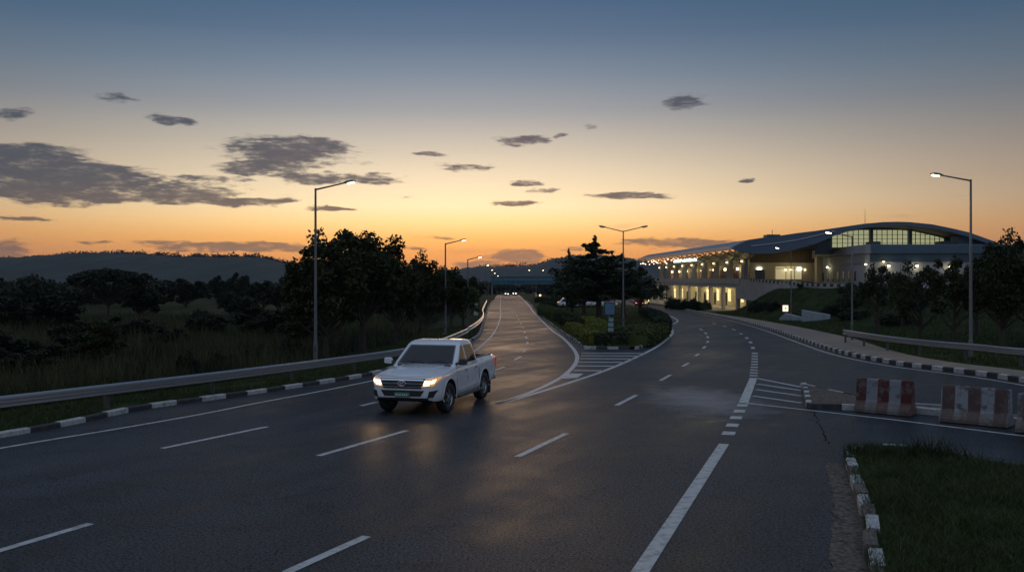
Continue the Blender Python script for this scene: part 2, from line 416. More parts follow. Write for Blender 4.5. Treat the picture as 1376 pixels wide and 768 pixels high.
# ----------------------------------------------------------------- terrain, roads, kerbs
def V2(x, y, z=0): return Vector((x, y, z))
LK = catmull([V2(-17.5, 8), V2(-14.2, 16)] + [G(*p) for p in ((0, 588), (100, 570), (200, 549), (361, 526.5), (521, 499), (590, 471))] +
             [V2(-2.35, 62), V2(-2.5, 82), V2(-3.1, 115), V2(-4.1, 177), V2(-5.9, 372)], 8)      # left kerb
RK = catmull([V2(21.5, 5), V2(19.6, 18)] + [G(*p) for p in ((1376, 514), (1290, 501.5), (1200, 489.5), (1130, 475), (1080, 458.5), (1030, 441.5), (985, 429.5), (955, 423.5), (925, 417))] + [V2(26.6, 160), V2(26.9, 215), V2(28, 300)], 8)
ML = [G(*p) for p in ((786, 469), (775, 461), (762, 452), (740, 436), (717, 415.5))] + [V2(3.4, 177), V2(2.9, 372)]
MR = [G(*p) for p in ((857, 469), (880, 460), (893, 450), (898, 441.5), (893, 433), (884, 426.5), (868, 420))] + [V2(20.6, 150), V2(21.4, 200), V2(22.5, 300)]
ML = catmull(ML, 6); MR = catmull(MR, 6)
RKx = lambda Y: interp([p.y for p in RK], [p.x for p in RK], Y)
_rk = np.array([(p.x, p.y) for p in RK])
def rk_dist(x, y):
    a, b = _rk[:-1], _rk[1:]; d = b - a; q = np.array((x, y)) - a
    t = np.clip((q * d).sum(1) / (d * d).sum(1), 0, 1); e = a + d * t[:, None] - (x, y)
    return float(np.sqrt((e * e).sum(1)).min())
def emb_z(x, y):
    """height of the grassy embankment on the right of the junction"""
    if x < RKx(y): return .1
    t = rk_dist(x, y)
    hm = interp([0, 30, 45, 60, 75, 95, 104, 112, 119, 125, 140], [.5, .6, .9, 1.6, 2.4, 3.1, 3.3, 3.4, 2.9, .6, .1], y)
    w = interp([60, 80, 100, 112], [22, 16, 10, 6], y)
    z = .12 + hm * smooth(3.5, 3.5 + w, t)
    if 1 < t: z += .10 * mnoise.noise(Vector((x * .22, y * .22, 3.3))) * smooth(3, 7, t)
    return z
def field_z(x, y):
    return -.45 + .22 * mnoise.noise(Vector((x * .04, y * .04, 0))) * smooth(20, 60, y)

# the ground: one sheet to beyond the hills, lying just under road and verges
def ground():
    xs = sorted(set(list(np.arange(-90, 91, 3.0)) + list(np.arange(-300, 301, 30.0)) + list(np.arange(-3000, 3001, 300.0))))
    ys = sorted(set(list(np.arange(-30, 181, 3.0)) + list(np.arange(200, 601, 25.0)) + list(np.arange(-600, 3601, 200.0))))
    b = MB(); n = len(xs)
    for y in ys:
        for x in xs:
            lk = interp([p.y for p in LK], [p.x for p in LK], y)
            z = field_z(x, y) - .02
            if x > lk - 8: z = -.45
            if x > lk + 2: z = -.25
            b.v.append(Vector((x, y, z)))
    for j in range(len(ys) - 1):
        for i in range(n - 1): b.f.append([j * n + i, j * n + i + 1, (j + 1) * n + i + 1, (j + 1) * n + i]); b.m.append(0)
    props(b.build('ground', M_field, smooth=True, angle=180, fix=False), kind='structure')
ground()

def flat(name, poly, z, m, kind='structure'):
    poly = [Vector((p[0], p[1], z)) for p in poly]
    tris = tessellate_polygon([poly])
    b = MB(); b.add(poly, [list(t) for t in tris]); o = b.build(name, m, fix=False)
    me = o.data
    bm = bmesh.new(); bm.from_mesh(me)
    for f in bm.faces:
        if f.normal.z < 0: f.normal_flip()
    bm.to_mesh(me); bm.free()
    if kind: props(o, kind=kind)
    return o
lk_r = [p for p in LK]; rk_r = [p for p in RK]
road_poly = [(-17.5, -25)] + [(p.x, p.y) for p in LK] + [(2.9, 372), (10, 372), (29, 300)] + [(p.x, p.y) for p in reversed(RK)] + [(21.5, -25)]
flat('road', road_poly, 0.0, M_asph)

# left verge: grass strip falling from the kerb to the field
verge_prof = [(-.14, .10), (-.7, .12), (-2.0, .08), (-3.5, -.12), (-6.5, -.45), (-11, -.62), (-15, -.95)]
b = MB(); b.sweep(LK, verge_prof, closed=False, cap=False)
VERGE = props(b.build('grass_verge', M_soil, smooth=True, angle=180), kind='structure')
# right: footpath strip, then the embankment as one swept sheet
def rk_offset(t):
    out = []
    for i, p in enumerate(RK):
        d = RK[min(i + 1, len(RK) - 1)] - RK[max(i - 1, 0)]; d.normalize(); out.append(p + Vector((d.y, -d.x, 0)) * t)
    return out
ri = [i for i, p in enumerate(RK) if p.y < 128]
PATHW = [interp([0, 45, 60, 80, 110], [1.5, 2.6, 3.4, 2.6, 1.2], RK[i].y) for i in ri]
b = MB(); o0 = rk_offset(.16)
rings = []
for i in ri:
    n = (rk_offset(1)[i] - RK[i])
    rings.append([RK[i] + n * .16 + V2(0, 0, .13), RK[i] + n * (PATHW[i]) + V2(0, 0, .125)])
b.loft(rings, close=False, cap=False); props(b.build('footpath', M_path), kind='structure')
emb_cols = [0, .6, 1.4, 2.5, 4, 5.5, 7, 9, 11, 13, 15, 18, 22, 28, 36, 48, 70]
N1 = rk_offset(1)
rings = []
for i in ri:
    n = N1[i] - RK[i]; rr = []
    for c in emb_cols:
        # beyond the kerb's own bend go straight out to the right so offsets do not cross
        d = (n * (1 - smooth(3, 14, c)) + Vector((1, 0, 0)) * smooth(3, 14, c)).normalized()
        p = RK[i] + n * min(PATHW[i], 40) + d * c
        p.z = emb_z(p.x, p.y) - (.02 if c == 0 else 0); rr.append(p)
    rings.append(rr)
b = MB(); b.loft(rings, close=False, cap=False)
EMB = props(b.build('embankment', M_soil, smooth=True, angle=180), kind='structure')
dg = bpy.context.evaluated_depsgraph_get()
def bvh_of(o): return BVHTree.FromObject(o, bpy.context.evaluated_depsgraph_get())
bpy.context.view_layer.update()
BV_EMB = bvh_of(EMB); BV_VERGE = bvh_of(VERGE)
def gz(x, y):
    best = -.45
    for bv in (BV_EMB, BV_VERGE):
        h = bv.ray_cast(Vector((x, y, 50)), Vector((0, 0, -1)))
        if h[0] is not None: best = max(best, h[0].z)
    return best
# plaza in front of and under the terminal
flat('forecourt', [(26.9, 126), (80, 126), (80, 230), (28, 230)], .10, M_conc)

# median between the two roads
med = [(p.x, p.y) for p in ML] + [(60, 372), (60, 300)] + [(p.x, p.y) for p in reversed(MR)]
flat('median_lawn', med, .13, M_soil)

def kerb(path, bl, w, h, name='kerb', start=0, side=1, jit=.012, seed=1, odd=None):
    """painted kerbstones, black and white in turn, standing on the road's edge"""
    rnd = random.Random(seed); pts = resample(path, bl); b = MB()
    for i in range(len(pts) - 1):
        a, c = pts[i], pts[i + 1]; d = (c - a); L = d.length; d.normalize(); r = Vector((d.y, -d.x, 0)) * side
        a2 = a + d * .008; c2 = c - d * .008
        hh = h + rnd.uniform(-jit, jit); e = r * rnd.uniform(-jit, jit)
        sec = lambda p: [p + e + Vector((0, 0, -.1)), p + e + Vector((0, 0, hh - .025)), p + e + r * .03 + Vector((0, 0, hh)), p + e + r * w + Vector((0, 0, hh)), p + e + r * w + Vector((0, 0, -.1))]
        b.loft([sec(a2), sec(c2)], mat=(i + start) % 2)
    return props(b.build(name, [M_kw, odd or M_kb]), kind='structure')
def upto(path, y0, y1): return [p for p in path if y0 <= p.y <= y1]
kerb(upto(LK, 9, 230), .92, .18, .13, side=-1, seed=2)
kerb(upto(RK, 12, 150), .62, .18, .19, side=1, seed=3)
kerb(upto(ML, 0, 250), .9, .18, .14, side=1, seed=4)
kerb(upto(MR, 0, 180), .55, .18, .14, side=-1, seed=5)
kerb([ML[0], MR[0]], .62, .18, .15, side=-1, start=0, seed=6)

# gravelled island carrying the concrete barriers
isl = [G(1078, 519), G(1083, 549), G(1230, 566), G(1376, 583.5)]
dirI = (G(1376, 582) - G(1085, 549)).normalized(); nI = Vector((-dirI.y, dirI.x, 0)); nI = nI if nI.y > 0 else -nI
IF = catmull([G(1084, 549.5), G(1160, 551.5), G(1240, 556), G(1362, 570), G(1362, 570) + dirI * 4, G(1362, 570) + dirI * 9], 6); a0 = IF[0]
tip = G(1077, 520)
back0 = tip; wI = 1.45
IB = [p + nI * 1.15 for p in IF[7:]]
IS = IF + IB[::-1] + [tip]
flat('traffic_island', [(p.x, p.y) for p in IS], .15, M_gravel)
kerb(IF, .95, .16, .17, side=-1, start=1, seed=8)
kerb([tip, a0], .62, .16, .17, side=-1, start=0, seed=9)
kerb(IB[::-1] + [tip], .95, .14, .16, side=-1, start=0, seed=10)

# grass island at lower right
gi_c = G(1137, 611)
GIL = catmull([V2(2.95, 6.5), V2(4.2, 10.9), G(1157, 688), G(1141, 645), G(1133, 622)], 6)
GIT = catmull([G(1136, 622), G(1138, 611), G(1160, 606.5), G(1215, 607.5), G(1265, 616), G(1330, 629), V2(12.5, 14.2), V2(17, 10.5), V2(20, 8)], 6)
gisl = [(p.x, p.y) for p in GIL] + [(p.x, p.y) for p in GIT[1:]] + [(20, 2), (4, 2)]
flat('grass_island', gisl, .15, M_soil)
kerb(GIL, .8, .17, .2, side=1, start=0, jit=.03, seed=11, odd=M_kbare)
kerb(GIT[:22], .5, .15, .17, side=1, start=0, jit=.02, seed=12)
# worn gravel gutter along the island's left edge
gut = [p - Vector((1, -.28, 0)).normalized() * interp([0, .5, 1], [.50, .40, .32], i / len(GIL)) for i, p in enumerate(GIL)]
gut = resample(gut, .12); gp = [(p.x, p.y) for p in GIL] + [(p.x + .09 * mnoise.noise(Vector((p.y * 2.2, 0, 4))) + .04 * mnoise.noise(Vector((p.y * 9, 0, 4))), p.y) for p in reversed(gut)]
flat('gravel_gutter', gp, .008, M_gravel)

# ----------------------------------------------------------------- road markings
def strip(b, pts, w, z=.005, w2=None):
    rings = []
    for i, p in enumerate(pts):
        d = pts[min(i + 1, len(pts) - 1)] - pts[max(i - 1, 0)]; d.z = 0; d.normalize(); r = Vector((d.y, -d.x, 0))
        ww = w if w2 is None else w + (w2 - w) * i / (len(pts) - 1)
        rings.append([p + r * ww / 2 + V2(0, 0, z), p - r * ww / 2 + V2(0, 0, z)])
    b.loft(rings, close=False, cap=False)
def px(*ps): return [G(*p) for p in ps]
b = MB()
strip(b, catmull([V2(-14.6, 12)] + px((0, 602), (145, 578), (266, 557), (352, 540), (430, 525.5), (502, 511), (560, 499)) + [V2(-2.3, 47), V2(-1.72, 56), V2(-1.35, 70), V2(-1.25, 90), V2(-1.4, 115), V2(-2.2, 177), V2(-4.3, 366)], 6), .13)
props(b.build('edge_line', M_paint), kind='structure')
b = MB()      # gore lines round the median's nose
strip(b, catmull(px((664, 542.5), (690, 535), (722, 523), (752, 508), (768, 495), (775, 484), (774, 474), (764, 461), (752, 450.5), (738, 440.5), (716, 418)) + [V2(3.0, 177), V2(2.4, 354)], 6), .20)
strip(b, catmull(px((664, 543), (700, 534), (760, 515.5), (812, 498), (850, 482), (882, 466), (899, 453), (904, 445), (902, 437)) + [V2(16.9, 95), V2(18.9, 115), V2(20.2, 140), V2(20.9, 190)], 6), .20)
# chevron bars and the solid nose
for y, x0, x1 in ((474.2, 781, 866), (477.6, 781, 861), (481.6, 780, 851), (486.2, 778, 839), (491.2, 774.5, 825), (497.4, 771.5, 808)):
    strip(b, px((x0, y), (x1, y + .4)), .42)
q = px((753, 508.5), (764, 501.5), (784, 501.8), (776, 507.5))
b.add([p + V2(0, 0, .006) for p in q], [(0, 1, 2, 3)])
props(b.build('gore_marking', M_paint), kind='structure')
b = MB()      # lane dashes
for p0, p1 in (((-60, 757), (122, 703)), ((428, 612), (547, 578)), ((385, 768.5), (493, 720)), ((695, 613.5), (761, 582)), ((828, 544.5), (855, 530.5)), ((887.5, 511), (901, 503.3)), ((917.5, 492), (925, 487.3)), ((934.5, 478), (939, 475)),
              ((944.5, 468), (948, 465)), ((950.3, 460.2), (951.7, 457.8)), ((951.3, 454), (950.8, 451.6)), ((949.3, 448.6), (947.3, 446.4)), ((944, 443.5), (940, 441.3)),
              ((218, 602), (359, 573)), ((485, 545), (506, 540)), ((665, 497), (678, 492.5)), ((691, 483.5), (700, 478.8)), ((703.5, 472.5), (706, 469.5))):
    strip(b, px(p0, p1), .15)
for Y in (56, 62, 69, 77, 86, 96, 107, 119, 132, 148, 166):
    x = interp([50, 57, 80, 93, 115, 146, 170], [.68, .97, .95, .74, .46, .1, -.1], Y); x2 = interp([50, 57, 80, 93, 115, 146, 170], [.68, .97, .95, .74, .46, .1, -.1], Y + 2.4)
    strip(b, [V2(x, Y), V2(x2, Y + 2.4)], .15)
props(b.build('lane_marking', M_paint), kind='structure')
b = MB()      # line towards the slip road on the right
strip(b, [V2(1.0, 9.6)] + px((860, 768), (973, 596)), .22)
for p0, p1 in (((978, 584), (980.5, 579.5)), ((983, 573), (985.5, 568.8)), ((988, 562.7), (990, 559)), ((992.7, 554), (994.5, 550.3)), ((996.8, 545.7), (998.3, 542.8))):
    strip(b, px(p0, p1), .30)
strip(b, px((999, 541), (1012.5, 507.5)), .28)
for k in range(9):
    y0 = 505.2 - k * 3.75; x = interp([474, 490, 506], [1014.4, 1013.8, 1012.4], y0)
    strip(b, px((x, y0), (x + .1, y0 - 1.5)), .30)
for p0, p1 in (((1012, 468.3), (1011.3, 466)), ((1009.3, 460.8), (1008, 458.8)), ((1004.5, 454.7), (1002.4, 453)), ((997, 449), (994.5, 447.6)), ((988, 443.3), (984.5, 442)), ((976, 439), (972, 437.8)), ((962, 435), (957, 433.9))):
    strip(b, px(p0, p1), .2)
for p0, p1 in (((1016, 507.8), (1078, 520)), ((1017.5, 515.6), (1078, 524.5)), ((1016, 523), (1077, 531.6)), ((1011.6, 531.6), (1077, 541)),):
    strip(b, px(p0, p1), .17)
strip(b, px((1003, 541.4), (1078, 549.8), (1200, 563.5), (1376, 585.5), (1500, 602)), .13)
strip(b, px((1262, 618), (1330, 629), (1420, 644)), .11)
rl = [p - (n - p) * .55 for p, n in zip(RK, N1)]
strip(b, [p for p in rl if 20 < p.y < 150], .12)
props(b.build('slip_road_marking', M_paint), kind='structure')

# bitumen-filled joints and cracks in the asphalt
b = MB(); rn = random.Random(3)
def seam(p0, p1, w, amp, sd):
    n = 40; d = (p1 - p0); r = Vector((d.y, -d.x, 0)).normalized()
    pts = [p0 + d * (k / n) + r * amp * (mnoise.noise(Vector((k * .35, sd, 0))) + .5 * mnoise.noise(Vector((k * 1.1, sd, 5)))) for k in range(n + 1)]
    rings = []
    for k, p in enumerate(pts):
        ww = w * (.5 + .9 * abs(mnoise.noise(Vector((k * .6, sd, 9))))); rings.append([p + r * ww + V2(0, 0, .003), p - r * ww + V2(0, 0, .003)])
    b.loft(rings, close=False, cap=False)
seam(V2(-9, 17.2), V2(-5.2, 15.8), .007, .22, 4); seam(G(1093, 552), G(1113, 596), .022, .10, 6); seam(V2(-1.0, 17.5), V2(1.2, 18.2), .006, .3, 7)
seam(V2(3.0, 24), V2(6.0, 23.6), .008, .3, 8)
props(b.build('tar_seam', mat('bitumen', (.012, .012, .013), .95, var=.2, vscale=9, spec=.05)), kind='structure')
# ----------------------------------------------------------------- hills
def hill(prof, Y0, depth, base_drop, seed, rough, m, step=6.0):
    """ridge whose skyline passes through the given pixels at distance Y0"""
    xs = [(p[0] - CX) / F * Y0 for p in prof]; zs = [H - (p[1] - CY) / F * Y0 for p in prof]
    X = np.arange(xs[0], xs[-1] + 1, step); J = 14; b = MB()
    for j in range(J + 1):
        t = j / J * 2 - 1
        for x in X:
            z = interp(xs, zs, x) * (math.cos(t * math.pi / 2) ** 1.3 if t < 0 else math.cos(t * math.pi / 2)) if True else 0
            z += (mnoise.fractal(Vector((x * .004, t * 2, seed)), 1, 2, 4)) * z * .05
            z += abs(mnoise.noise(Vector((x * rough, t * 9, seed)))) ** 1.5 * 9 * min(1, z / 40) + mnoise.noise(Vector((x * rough * 3, t * 20, seed))) * 2.2 * min(1, z / 40)
            b.v.append(Vector((x, Y0 + t * depth, z - base_drop)))
    n = len(X)
    for j in range(J):
        for i in range(n - 1): b.f.append([j * n + i, j * n + i + 1, (j + 1) * n + i + 1, (j + 1) * n + i]); b.m.append(0)
    return props(b.build('hill', m, smooth=True, angle=60), kind='structure')
M_hill = mat('wooded_hillside', (.020, .030, .022), .95, var=.5, vscale=.02, dirt=(.035, .04, .03), dscale=.03, damt=.6)
hill([(-1500, 376), (-900, 366), (-420, 362), (-250, 357), (-120, 350), (0, 347), (60, 343.5), (110, 340), (170, 337), (230, 341), (280, 342.5), (330, 342), (355, 344), (385, 350), (430, 360), (480, 370), (540, 378), (600, 384)], 1500, 560, 5, 1.0, .035, M_hill)
hill([(560, 376), (600, 362), (640, 357.5), (690, 355.5), (722, 354), (742, 347.5), (765, 342.5), (800, 341.5), (835, 344), (862, 349), (900, 357), (960, 366), (1100, 372), (1300, 376), (1700, 380)], 2400, 620, 5, 5.0, .022, M_hill, 9.0)
# ----------------------------------------------------------------- vegetation
def rng(seed): return np.random.default_rng(seed)
def inside(poly, x, y):
    c = np.zeros(len(x), bool); n = len(poly)
    for i in range(n):
        x1, y1 = poly[i]; x2, y2 = poly[(i + 1) % n]
        k = ((y1 > y) != (y2 > y)) & (x < (x2 - x1) * (y - y1) / ((y2 - y1) if y2 != y1 else 1e-9) + x1); c ^= k
    return c
def blades(pos, hgt, wid, seed, lean=.45):
    g = rng(seed); n = len(pos); a = g.uniform(0, 2 * np.pi, n); l = g.normal(0, lean, (n, 2)) * hgt[:, None]
    V = np.zeros((n, 3, 3)); dx = np.cos(a) * wid / 2; dy = np.sin(a) * wid / 2
    V[:, 0] = pos; V[:, 1] = pos; V[:, 0, 0] -= dx; V[:, 0, 1] -= dy; V[:, 1, 0] += dx; V[:, 1, 1] += dy
    V[:, 2] = pos; V[:, 2, 2] += hgt; V[:, 2, :2] += l
    return V.reshape(-1, 3)
def grass_patch(name, pos, h0, h1, w, seed, m, lean=.45, label=None):
    g = rng(seed + 99); n = len(pos)
    cl = np.array([mnoise.noise(Vector((p[0] * .9, p[1] * .9, seed))) for p in pos]) if n < 90000 else np.zeros(n)
    hgt = g.uniform(h0, h1, n) * (1 + .7 * cl)
    o = mesh_obj(name, np_mesh(name, blades(pos, hgt, w * g.uniform(.7, 1.3, n), seed, lean), 3, m))
    return props(o, label, 'grass' if label else None, None, 'stuff')
# grass island, thickest near the camera
g = rng(3); n = 120000
Y = 6.5 + 13 * g.random(n) ** 1.2; X = 3.5 + g.random(n) * 13
k = inside(gisl, X, Y) & (np.abs(X / np.maximum(Y, 1)) < .62); k &= np.array([mnoise.noise(Vector((x * .7, y * .7, 8))) for x, y in zip(X, Y)]) > -.42 - .5 * g.random(k.size)
pos = np.stack([X[k], Y[k], np.full(k.sum(), .15)], 1)
grass_patch('grass', pos, .05, .15, .014, 1, M_grass, .7, 'short uneven dark grass on the island at the lower right')
tw = np.array([(5.2 + 5.5 * t_, 19.0 - .16 * (5.5 * t_) ** 1.0 * .9 - .5 * g.random(), .15) for t_ in g.random(700) ** 1.3]); tw = tw[inside(gisl, tw[:, 0], tw[:, 1])]
grass_patch('weeds', tw, .15, .36, .03, 62, M_leafA, .5, 'taller weeds along the top edge of the lower right island')
k2 = (g.random(len(pos)) < .13) & (np.array([mnoise.noise(Vector((p[0] * .5, p[1] * .5, 30))) for p in pos]) > .05)
grass_patch('dry_grass', pos[k2], .06, .19, .016, 61, M_tall, .8, 'scattered dry stalks in the grass of the lower right island')
# left verge
n = 90000; t = g.random(n) ** 1.0; s_ = g.random(n) ** 1.9
ys = 12 + s_ * 68; off = -.2 - 4.2 * g.random(n)
lkx = np.interp(ys, [p.y for p in LK], [p.x for p in LK]); X = lkx + off * 1.25
Z = np.array([gz(x, y) for x, y in zip(X, ys)])
dens = np.array([mnoise.noise(Vector((x * .6, y * .6, 2))) for x, y in zip(X, ys)]); k = dens > -.3
grass_patch('grass', np.stack([X, ys, Z], 1)[k], .05, .17, .02, 2, M_grass, .6, 'rough grass strip between the kerb and the field on the left')
# tall dry field grass
def field_pos(n, seed, y0, y1, pw):
    g = rng(seed); ys = y0 + (y1 - y0) * g.random(n) ** pw
    lkx = np.interp(ys, [p.y for p in LK], [p.x for p in LK])
    xr = lkx - 5.0; xl = -.72 * ys - 4; X = xl + (xr - xl) * g.random(n)
    k = X < xr
    return X[k], ys[k]
X, ys = field_pos(70000, 5, 22, 120, 1.5)
d = np.array([mnoise.noise(Vector((x * .10, y * .08, 4))) + .6 * mnoise.noise(Vector((x * .45, y * .45, 6))) for x, y in zip(X, ys)])
k = d > -.02; zz = np.array([field_z(x, y) for x, y in zip(X[k], ys[k])]) - .05
grass_patch('tall_grass', np.stack([X[k], ys[k], zz], 1), .6, 1.5, .045, 6, M_tall, .22, 'tall dry grass across the dark field on the left')
k = d <= .12; zz = np.array([field_z(x, y) for x, y in zip(X[k], ys[k])]) - .05
grass_patch('tall_grass', np.stack([X[k], ys[k], zz], 1), .4, 1.0, .06, 7, M_leafC, .35, 'dark green undergrowth between the shrubs of the field on the left')
# embankment and right verge
n = 90000; ys = 30 + 88 * g.random(n) ** 1.3; rkx = np.interp(ys, [p.y for p in RK[::1]], [p.x for p in RK]); X = rkx + 1.5 + 28 * g.random(n) ** 1.3
pw = np.interp(ys, [0, 45, 60, 80, 110], [1.5, 2.6, 3.4, 2.6, 1.2]); k = (X - rkx > pw + .25) & (X < .60 * ys + 3)
k &= np.array([mnoise.noise(Vector((x * .3, y * .3, 12))) for x, y in zip(X, ys)]) > -.25
pos = np.array([(x, y, gz(x, y)) for x, y in zip(X[k], ys[k])]); pos = pos[pos[:, 2] > 0]
grass_patch('grass', pos, .07, .22, .05, 8, M_grass, .5, 'mown grass on the embankment below the terminal')
# median lawn
mat_lawn = leaf_mat('lawn_blade', (.03, .05, .012), (.10, .13, .035), .3)
n = 40000; ys = 52 + 90 * g.random(n) ** 1.3; X = 3 + 18 * g.random(n); k = inside(med, X, ys)
grass_patch('grass', np.stack([X[k], ys[k], np.full(k.sum(), .12)], 1), .06, .16, .05, 9, mat_lawn, .5, 'mown lawn on the median between the two roads')

def leaf_quads(centers, radii, counts, size, seed, flatten=1.0, elong=1.9, up=0.0):
    """diamond leaves scattered through clumps; radii (n,3)"""
    g = rng(seed); out = []
    for c, r, k in zip(centers, radii, counts):
        d = g.normal(size=(k, 3)); d /= np.linalg.norm(d, axis=1)[:, None]
        p = np.array(c) + d * (g.random(k) ** .5)[:, None] * np.array(r)
        out.append(p)
    p = np.concatenate(out); n = len(p)
    a = g.normal(size=(n, 3)); a[:, 2] *= .6; a[:, 2] += up; a /= np.linalg.norm(a, axis=1)[:, None]
    b = g.normal(size=(n, 3)); b -= a * (a * b).sum(1)[:, None]; b /= np.linalg.norm(b, axis=1)[:, None]
    s = size * g.uniform(.6, 1.35, n)[:, None]
    V = np.stack([p - a * s * elong / 2, p + b * s / 2, p + a * s * elong / 2, p - b * s / 2], 1)
    return V.reshape(-1, 3)

def tree_mesh(seed, h, rad, base, leaf, nclump, per, kind='broad', lm=None):
    """returns (trunk mesh, crown mesh) of a tree standing at the origin"""
    rn = random.Random(seed); lm = lm or M_leafA; b = MB(); cent = []; rads = []; cnt = []
    tr = .035 * h * (.8 if kind == 'spire' else 1)
    lean = Vector((rn.uniform(-.06, .06), rn.uniform(-.06, .06), 0))
    top = h * (.97 if kind in ('spire', 'tier') else .72)
    tp = [Vector((0, 0, -.3))] + [lean * (z * z / h) + Vector((rn.uniform(-.02, .02) * z, rn.uniform(-.02, .02) * z, z)) for z in np.linspace(.15, top, 7)]
    b.tube(tp, [tr * 1.5] + [tr * (1 - .86 * i / 6) for i in range(7)], 8)
    def on_trunk(z): 
        zs = [p.z for p in tp]; return Vector((interp(zs, [p.x for p in tp], z), interp(zs, [p.y for p in tp], z), z))
    if kind == 'broad':
        for i in range(nclump):
            th = i * 2.399 + rn.uniform(-.5, .5); u = (i + .5) / nclump
            ph = math.acos(1 - 1.75 * u)                                # from the top downwards
            rr = rn.uniform(.62, 1.0) if rn.random() < .78 else rn.uniform(.15, .6)
            zc = base + (h - base) * .46; zr = (h - base) * .52
            c = Vector((math.cos(th) * math.sin(ph) * rad * rr, math.sin(th) * math.sin(ph) * rad * rr, zc + math.cos(ph) * zr * rr * rn.uniform(.85, 1.08)))
            cr = rad * rn.uniform(.17, .31)
            cent.append(c); rads.append((cr, cr, cr * rn.uniform(.65, .95))); cnt.append(int(per * rn.uniform(.6, 1.3)))
            z0 = max(base * .55, min(top * .96, c.z - (c.xy.length) * rn.uniform(.6, 1.0)))
            s = on_trunk(z0); mid = s.lerp(c, .55) + Vector((0, 0, -.06 * h * rn.random()))
            b.tube([s, mid, c], [tr * .42, tr * .24, tr * .08], 5)
    elif kind == 'flat':                                               # umbrella crown
        for i in range(nclump):
            th = i * 2.399 + rn.uniform(-.4, .4); rr = math.sqrt((i + .5) / nclump)
            c = Vector((math.cos(th) * rad * rr, math.sin(th) * rad * rr, h - (h - base) * (.18 + .5 * rr * rr * rn.uniform(.3, 1))))
            cr = rad * rn.uniform(.16, .27)
            cent.append(c); rads.append((cr, cr, cr * .55)); cnt.append(int(per * rn.uniform(.6, 1.3)))
            s = on_trunk(base * rn.uniform(.5, .95)); b.tube([s, s.lerp(c, .6) + Vector((0, 0, -.04 * h)), c], [tr * .5, tr * .28, tr * .09], 5)
    elif kind == 'tier':                                               # whorls of level boughs
        z = base; lev = 0; nl = max(5, int((h - base) / .62))
        for lev in range(nl):
            t = lev / (nl - 1); z = base + (h - base) * (t ** .92) * .98
            L = rad * (1 - t) ** .72 * (rn.uniform(.8, 1.1)) + .12; nb = 7 if t < .6 else 5
            for k in range(nb):
                th = k * 2 * math.pi / nb + lev * .7 + rn.uniform(-.3, .3); Lb = L * rn.uniform(.6, 1.12)
                s = on_trunk(max(base * .8, min(h * .96, z + rn.uniform(-.3, .3)))); e = s + Vector((math.cos(th) * Lb, math.sin(th) * Lb, Lb * rn.uniform(-.08, .42)))
                b.tube([s, s.lerp(e, .5) + Vector((0, 0, .03 * Lb)), e], [tr * .3, tr * .18, tr * .05], 4)
                m = max(2, int(Lb / .55))
                for q in range(m):
                    f = (q + 1.0) / m; c = s.lerp(e, f) + Vector((rn.uniform(-.1, .1), rn.uniform(-.1, .1), .05)) * Lb * .5
                    cr = (.22 + .16 * Lb) * rn.uniform(.7, 1.2) * (.8 + .3 * f)
                    cent.append(c); rads.append((cr, cr, cr * rn.uniform(.3, .6))); cnt.append(int(per * rn.uniform(.5, 1.25)))
        cent.append(Vector((tp[-1].x, tp[-1].y, h))); rads.append((.16, .16, .55)); cnt.append(per)
    elif kind == 'spire':
        for i in range(nclump):
            t = i / (nclump - 1); z = base + (h - base) * t; r = rad * (1 - t) ** .8 * rn.uniform(.65, 1.1) + .06
            for k in range(3 if t < .85 else 1):
                th = rn.uniform(0, 6.28); c = on_trunk(min(z, top)) + Vector((math.cos(th) * r * .6, math.sin(th) * r * .6, 0)); c.z = z
                cent.append(c); rads.append((r * .55 + .05, r * .55 + .05, (h - base) / nclump * 1.3)); cnt.append(int(per * (1.2 - t * .7)))
    elif kind == 'bush':
        for i in range(nclump):
            th = i * 2.399; u = (i + .5) / nclump; ph = math.acos(1 - u * 1.15); rr = rn.uniform(.5, 1)
            c = Vector((math.cos(th) * math.sin(ph) * rad * rr, math.sin(th) * math.sin(ph) * rad * rr, base + max(.1, math.cos(ph)) * (h - base) * rr * .9))
            cr = rad * rn.uniform(.22, .36); cent.append(c); rads.append((cr, cr, cr * .8)); cnt.append(int(per * rn.uniform(.6, 1.3)))
            b.tube([Vector((0, 0, -.2)), c * .5 + Vector((0, 0, .05)), c], [tr * .5, tr * .3, tr * .1], 4)
    tm = b.mesh('trunk', M_bark, smooth=True, angle=80)
    cm = np_mesh('crown', leaf_quads(cent, rads, cnt, leaf, seed + 50, up=.1 if kind == 'tier' else -.1), 4, lm)
    return tm, cm
PROTO = {}
def proto(key, *a, **k): PROTO[key] = tree_mesh(*a, **k)
#      key        seed  h    rad  base leaf clumps per
proto('big',      11, 7.0, 2.9, 1.9, .155, 62, 175, 'broad')
proto('big2',     12, 7.0, 2.7, 2.0, .155, 54, 175, 'broad')
proto('round',    13, 6.0, 2.4, 1.2, .17, 40, 170, 'broad')
proto('open',     14, 5.0, 2.1, 1.5, .13, 27, 130, 'broad')
proto('open2',    24, 5.0, 2.2, 1.5, .13, 29, 130, 'broad')
proto('flat',     15, 6.0, 4.2, 3.2, .22, 46, 170, 'flat', M_leafC)
proto('field',    16, 5.0, 2.8, .7, .21, 40, 190, 'broad', M_leafC)
proto('field2',   17, 5.0, 2.6, .6, .21, 34, 200, 'broad', M_leafC)
proto('tier',     18, 7.2, 3.3, 2.1, .16, 0, 60, 'tier', M_leafB)
proto('tier2',    19, 6.2, 4.0, 2.5, .16, 0, 64, 'tier', M_leafB)
proto('spire',    20, 8.0, 1.35, 1.0, .15, 30, 70, 'spire', M_leafB)
proto('bush',     21, 2.0, 1.7, .1, .13, 24, 150, 'bush', M_leafC)
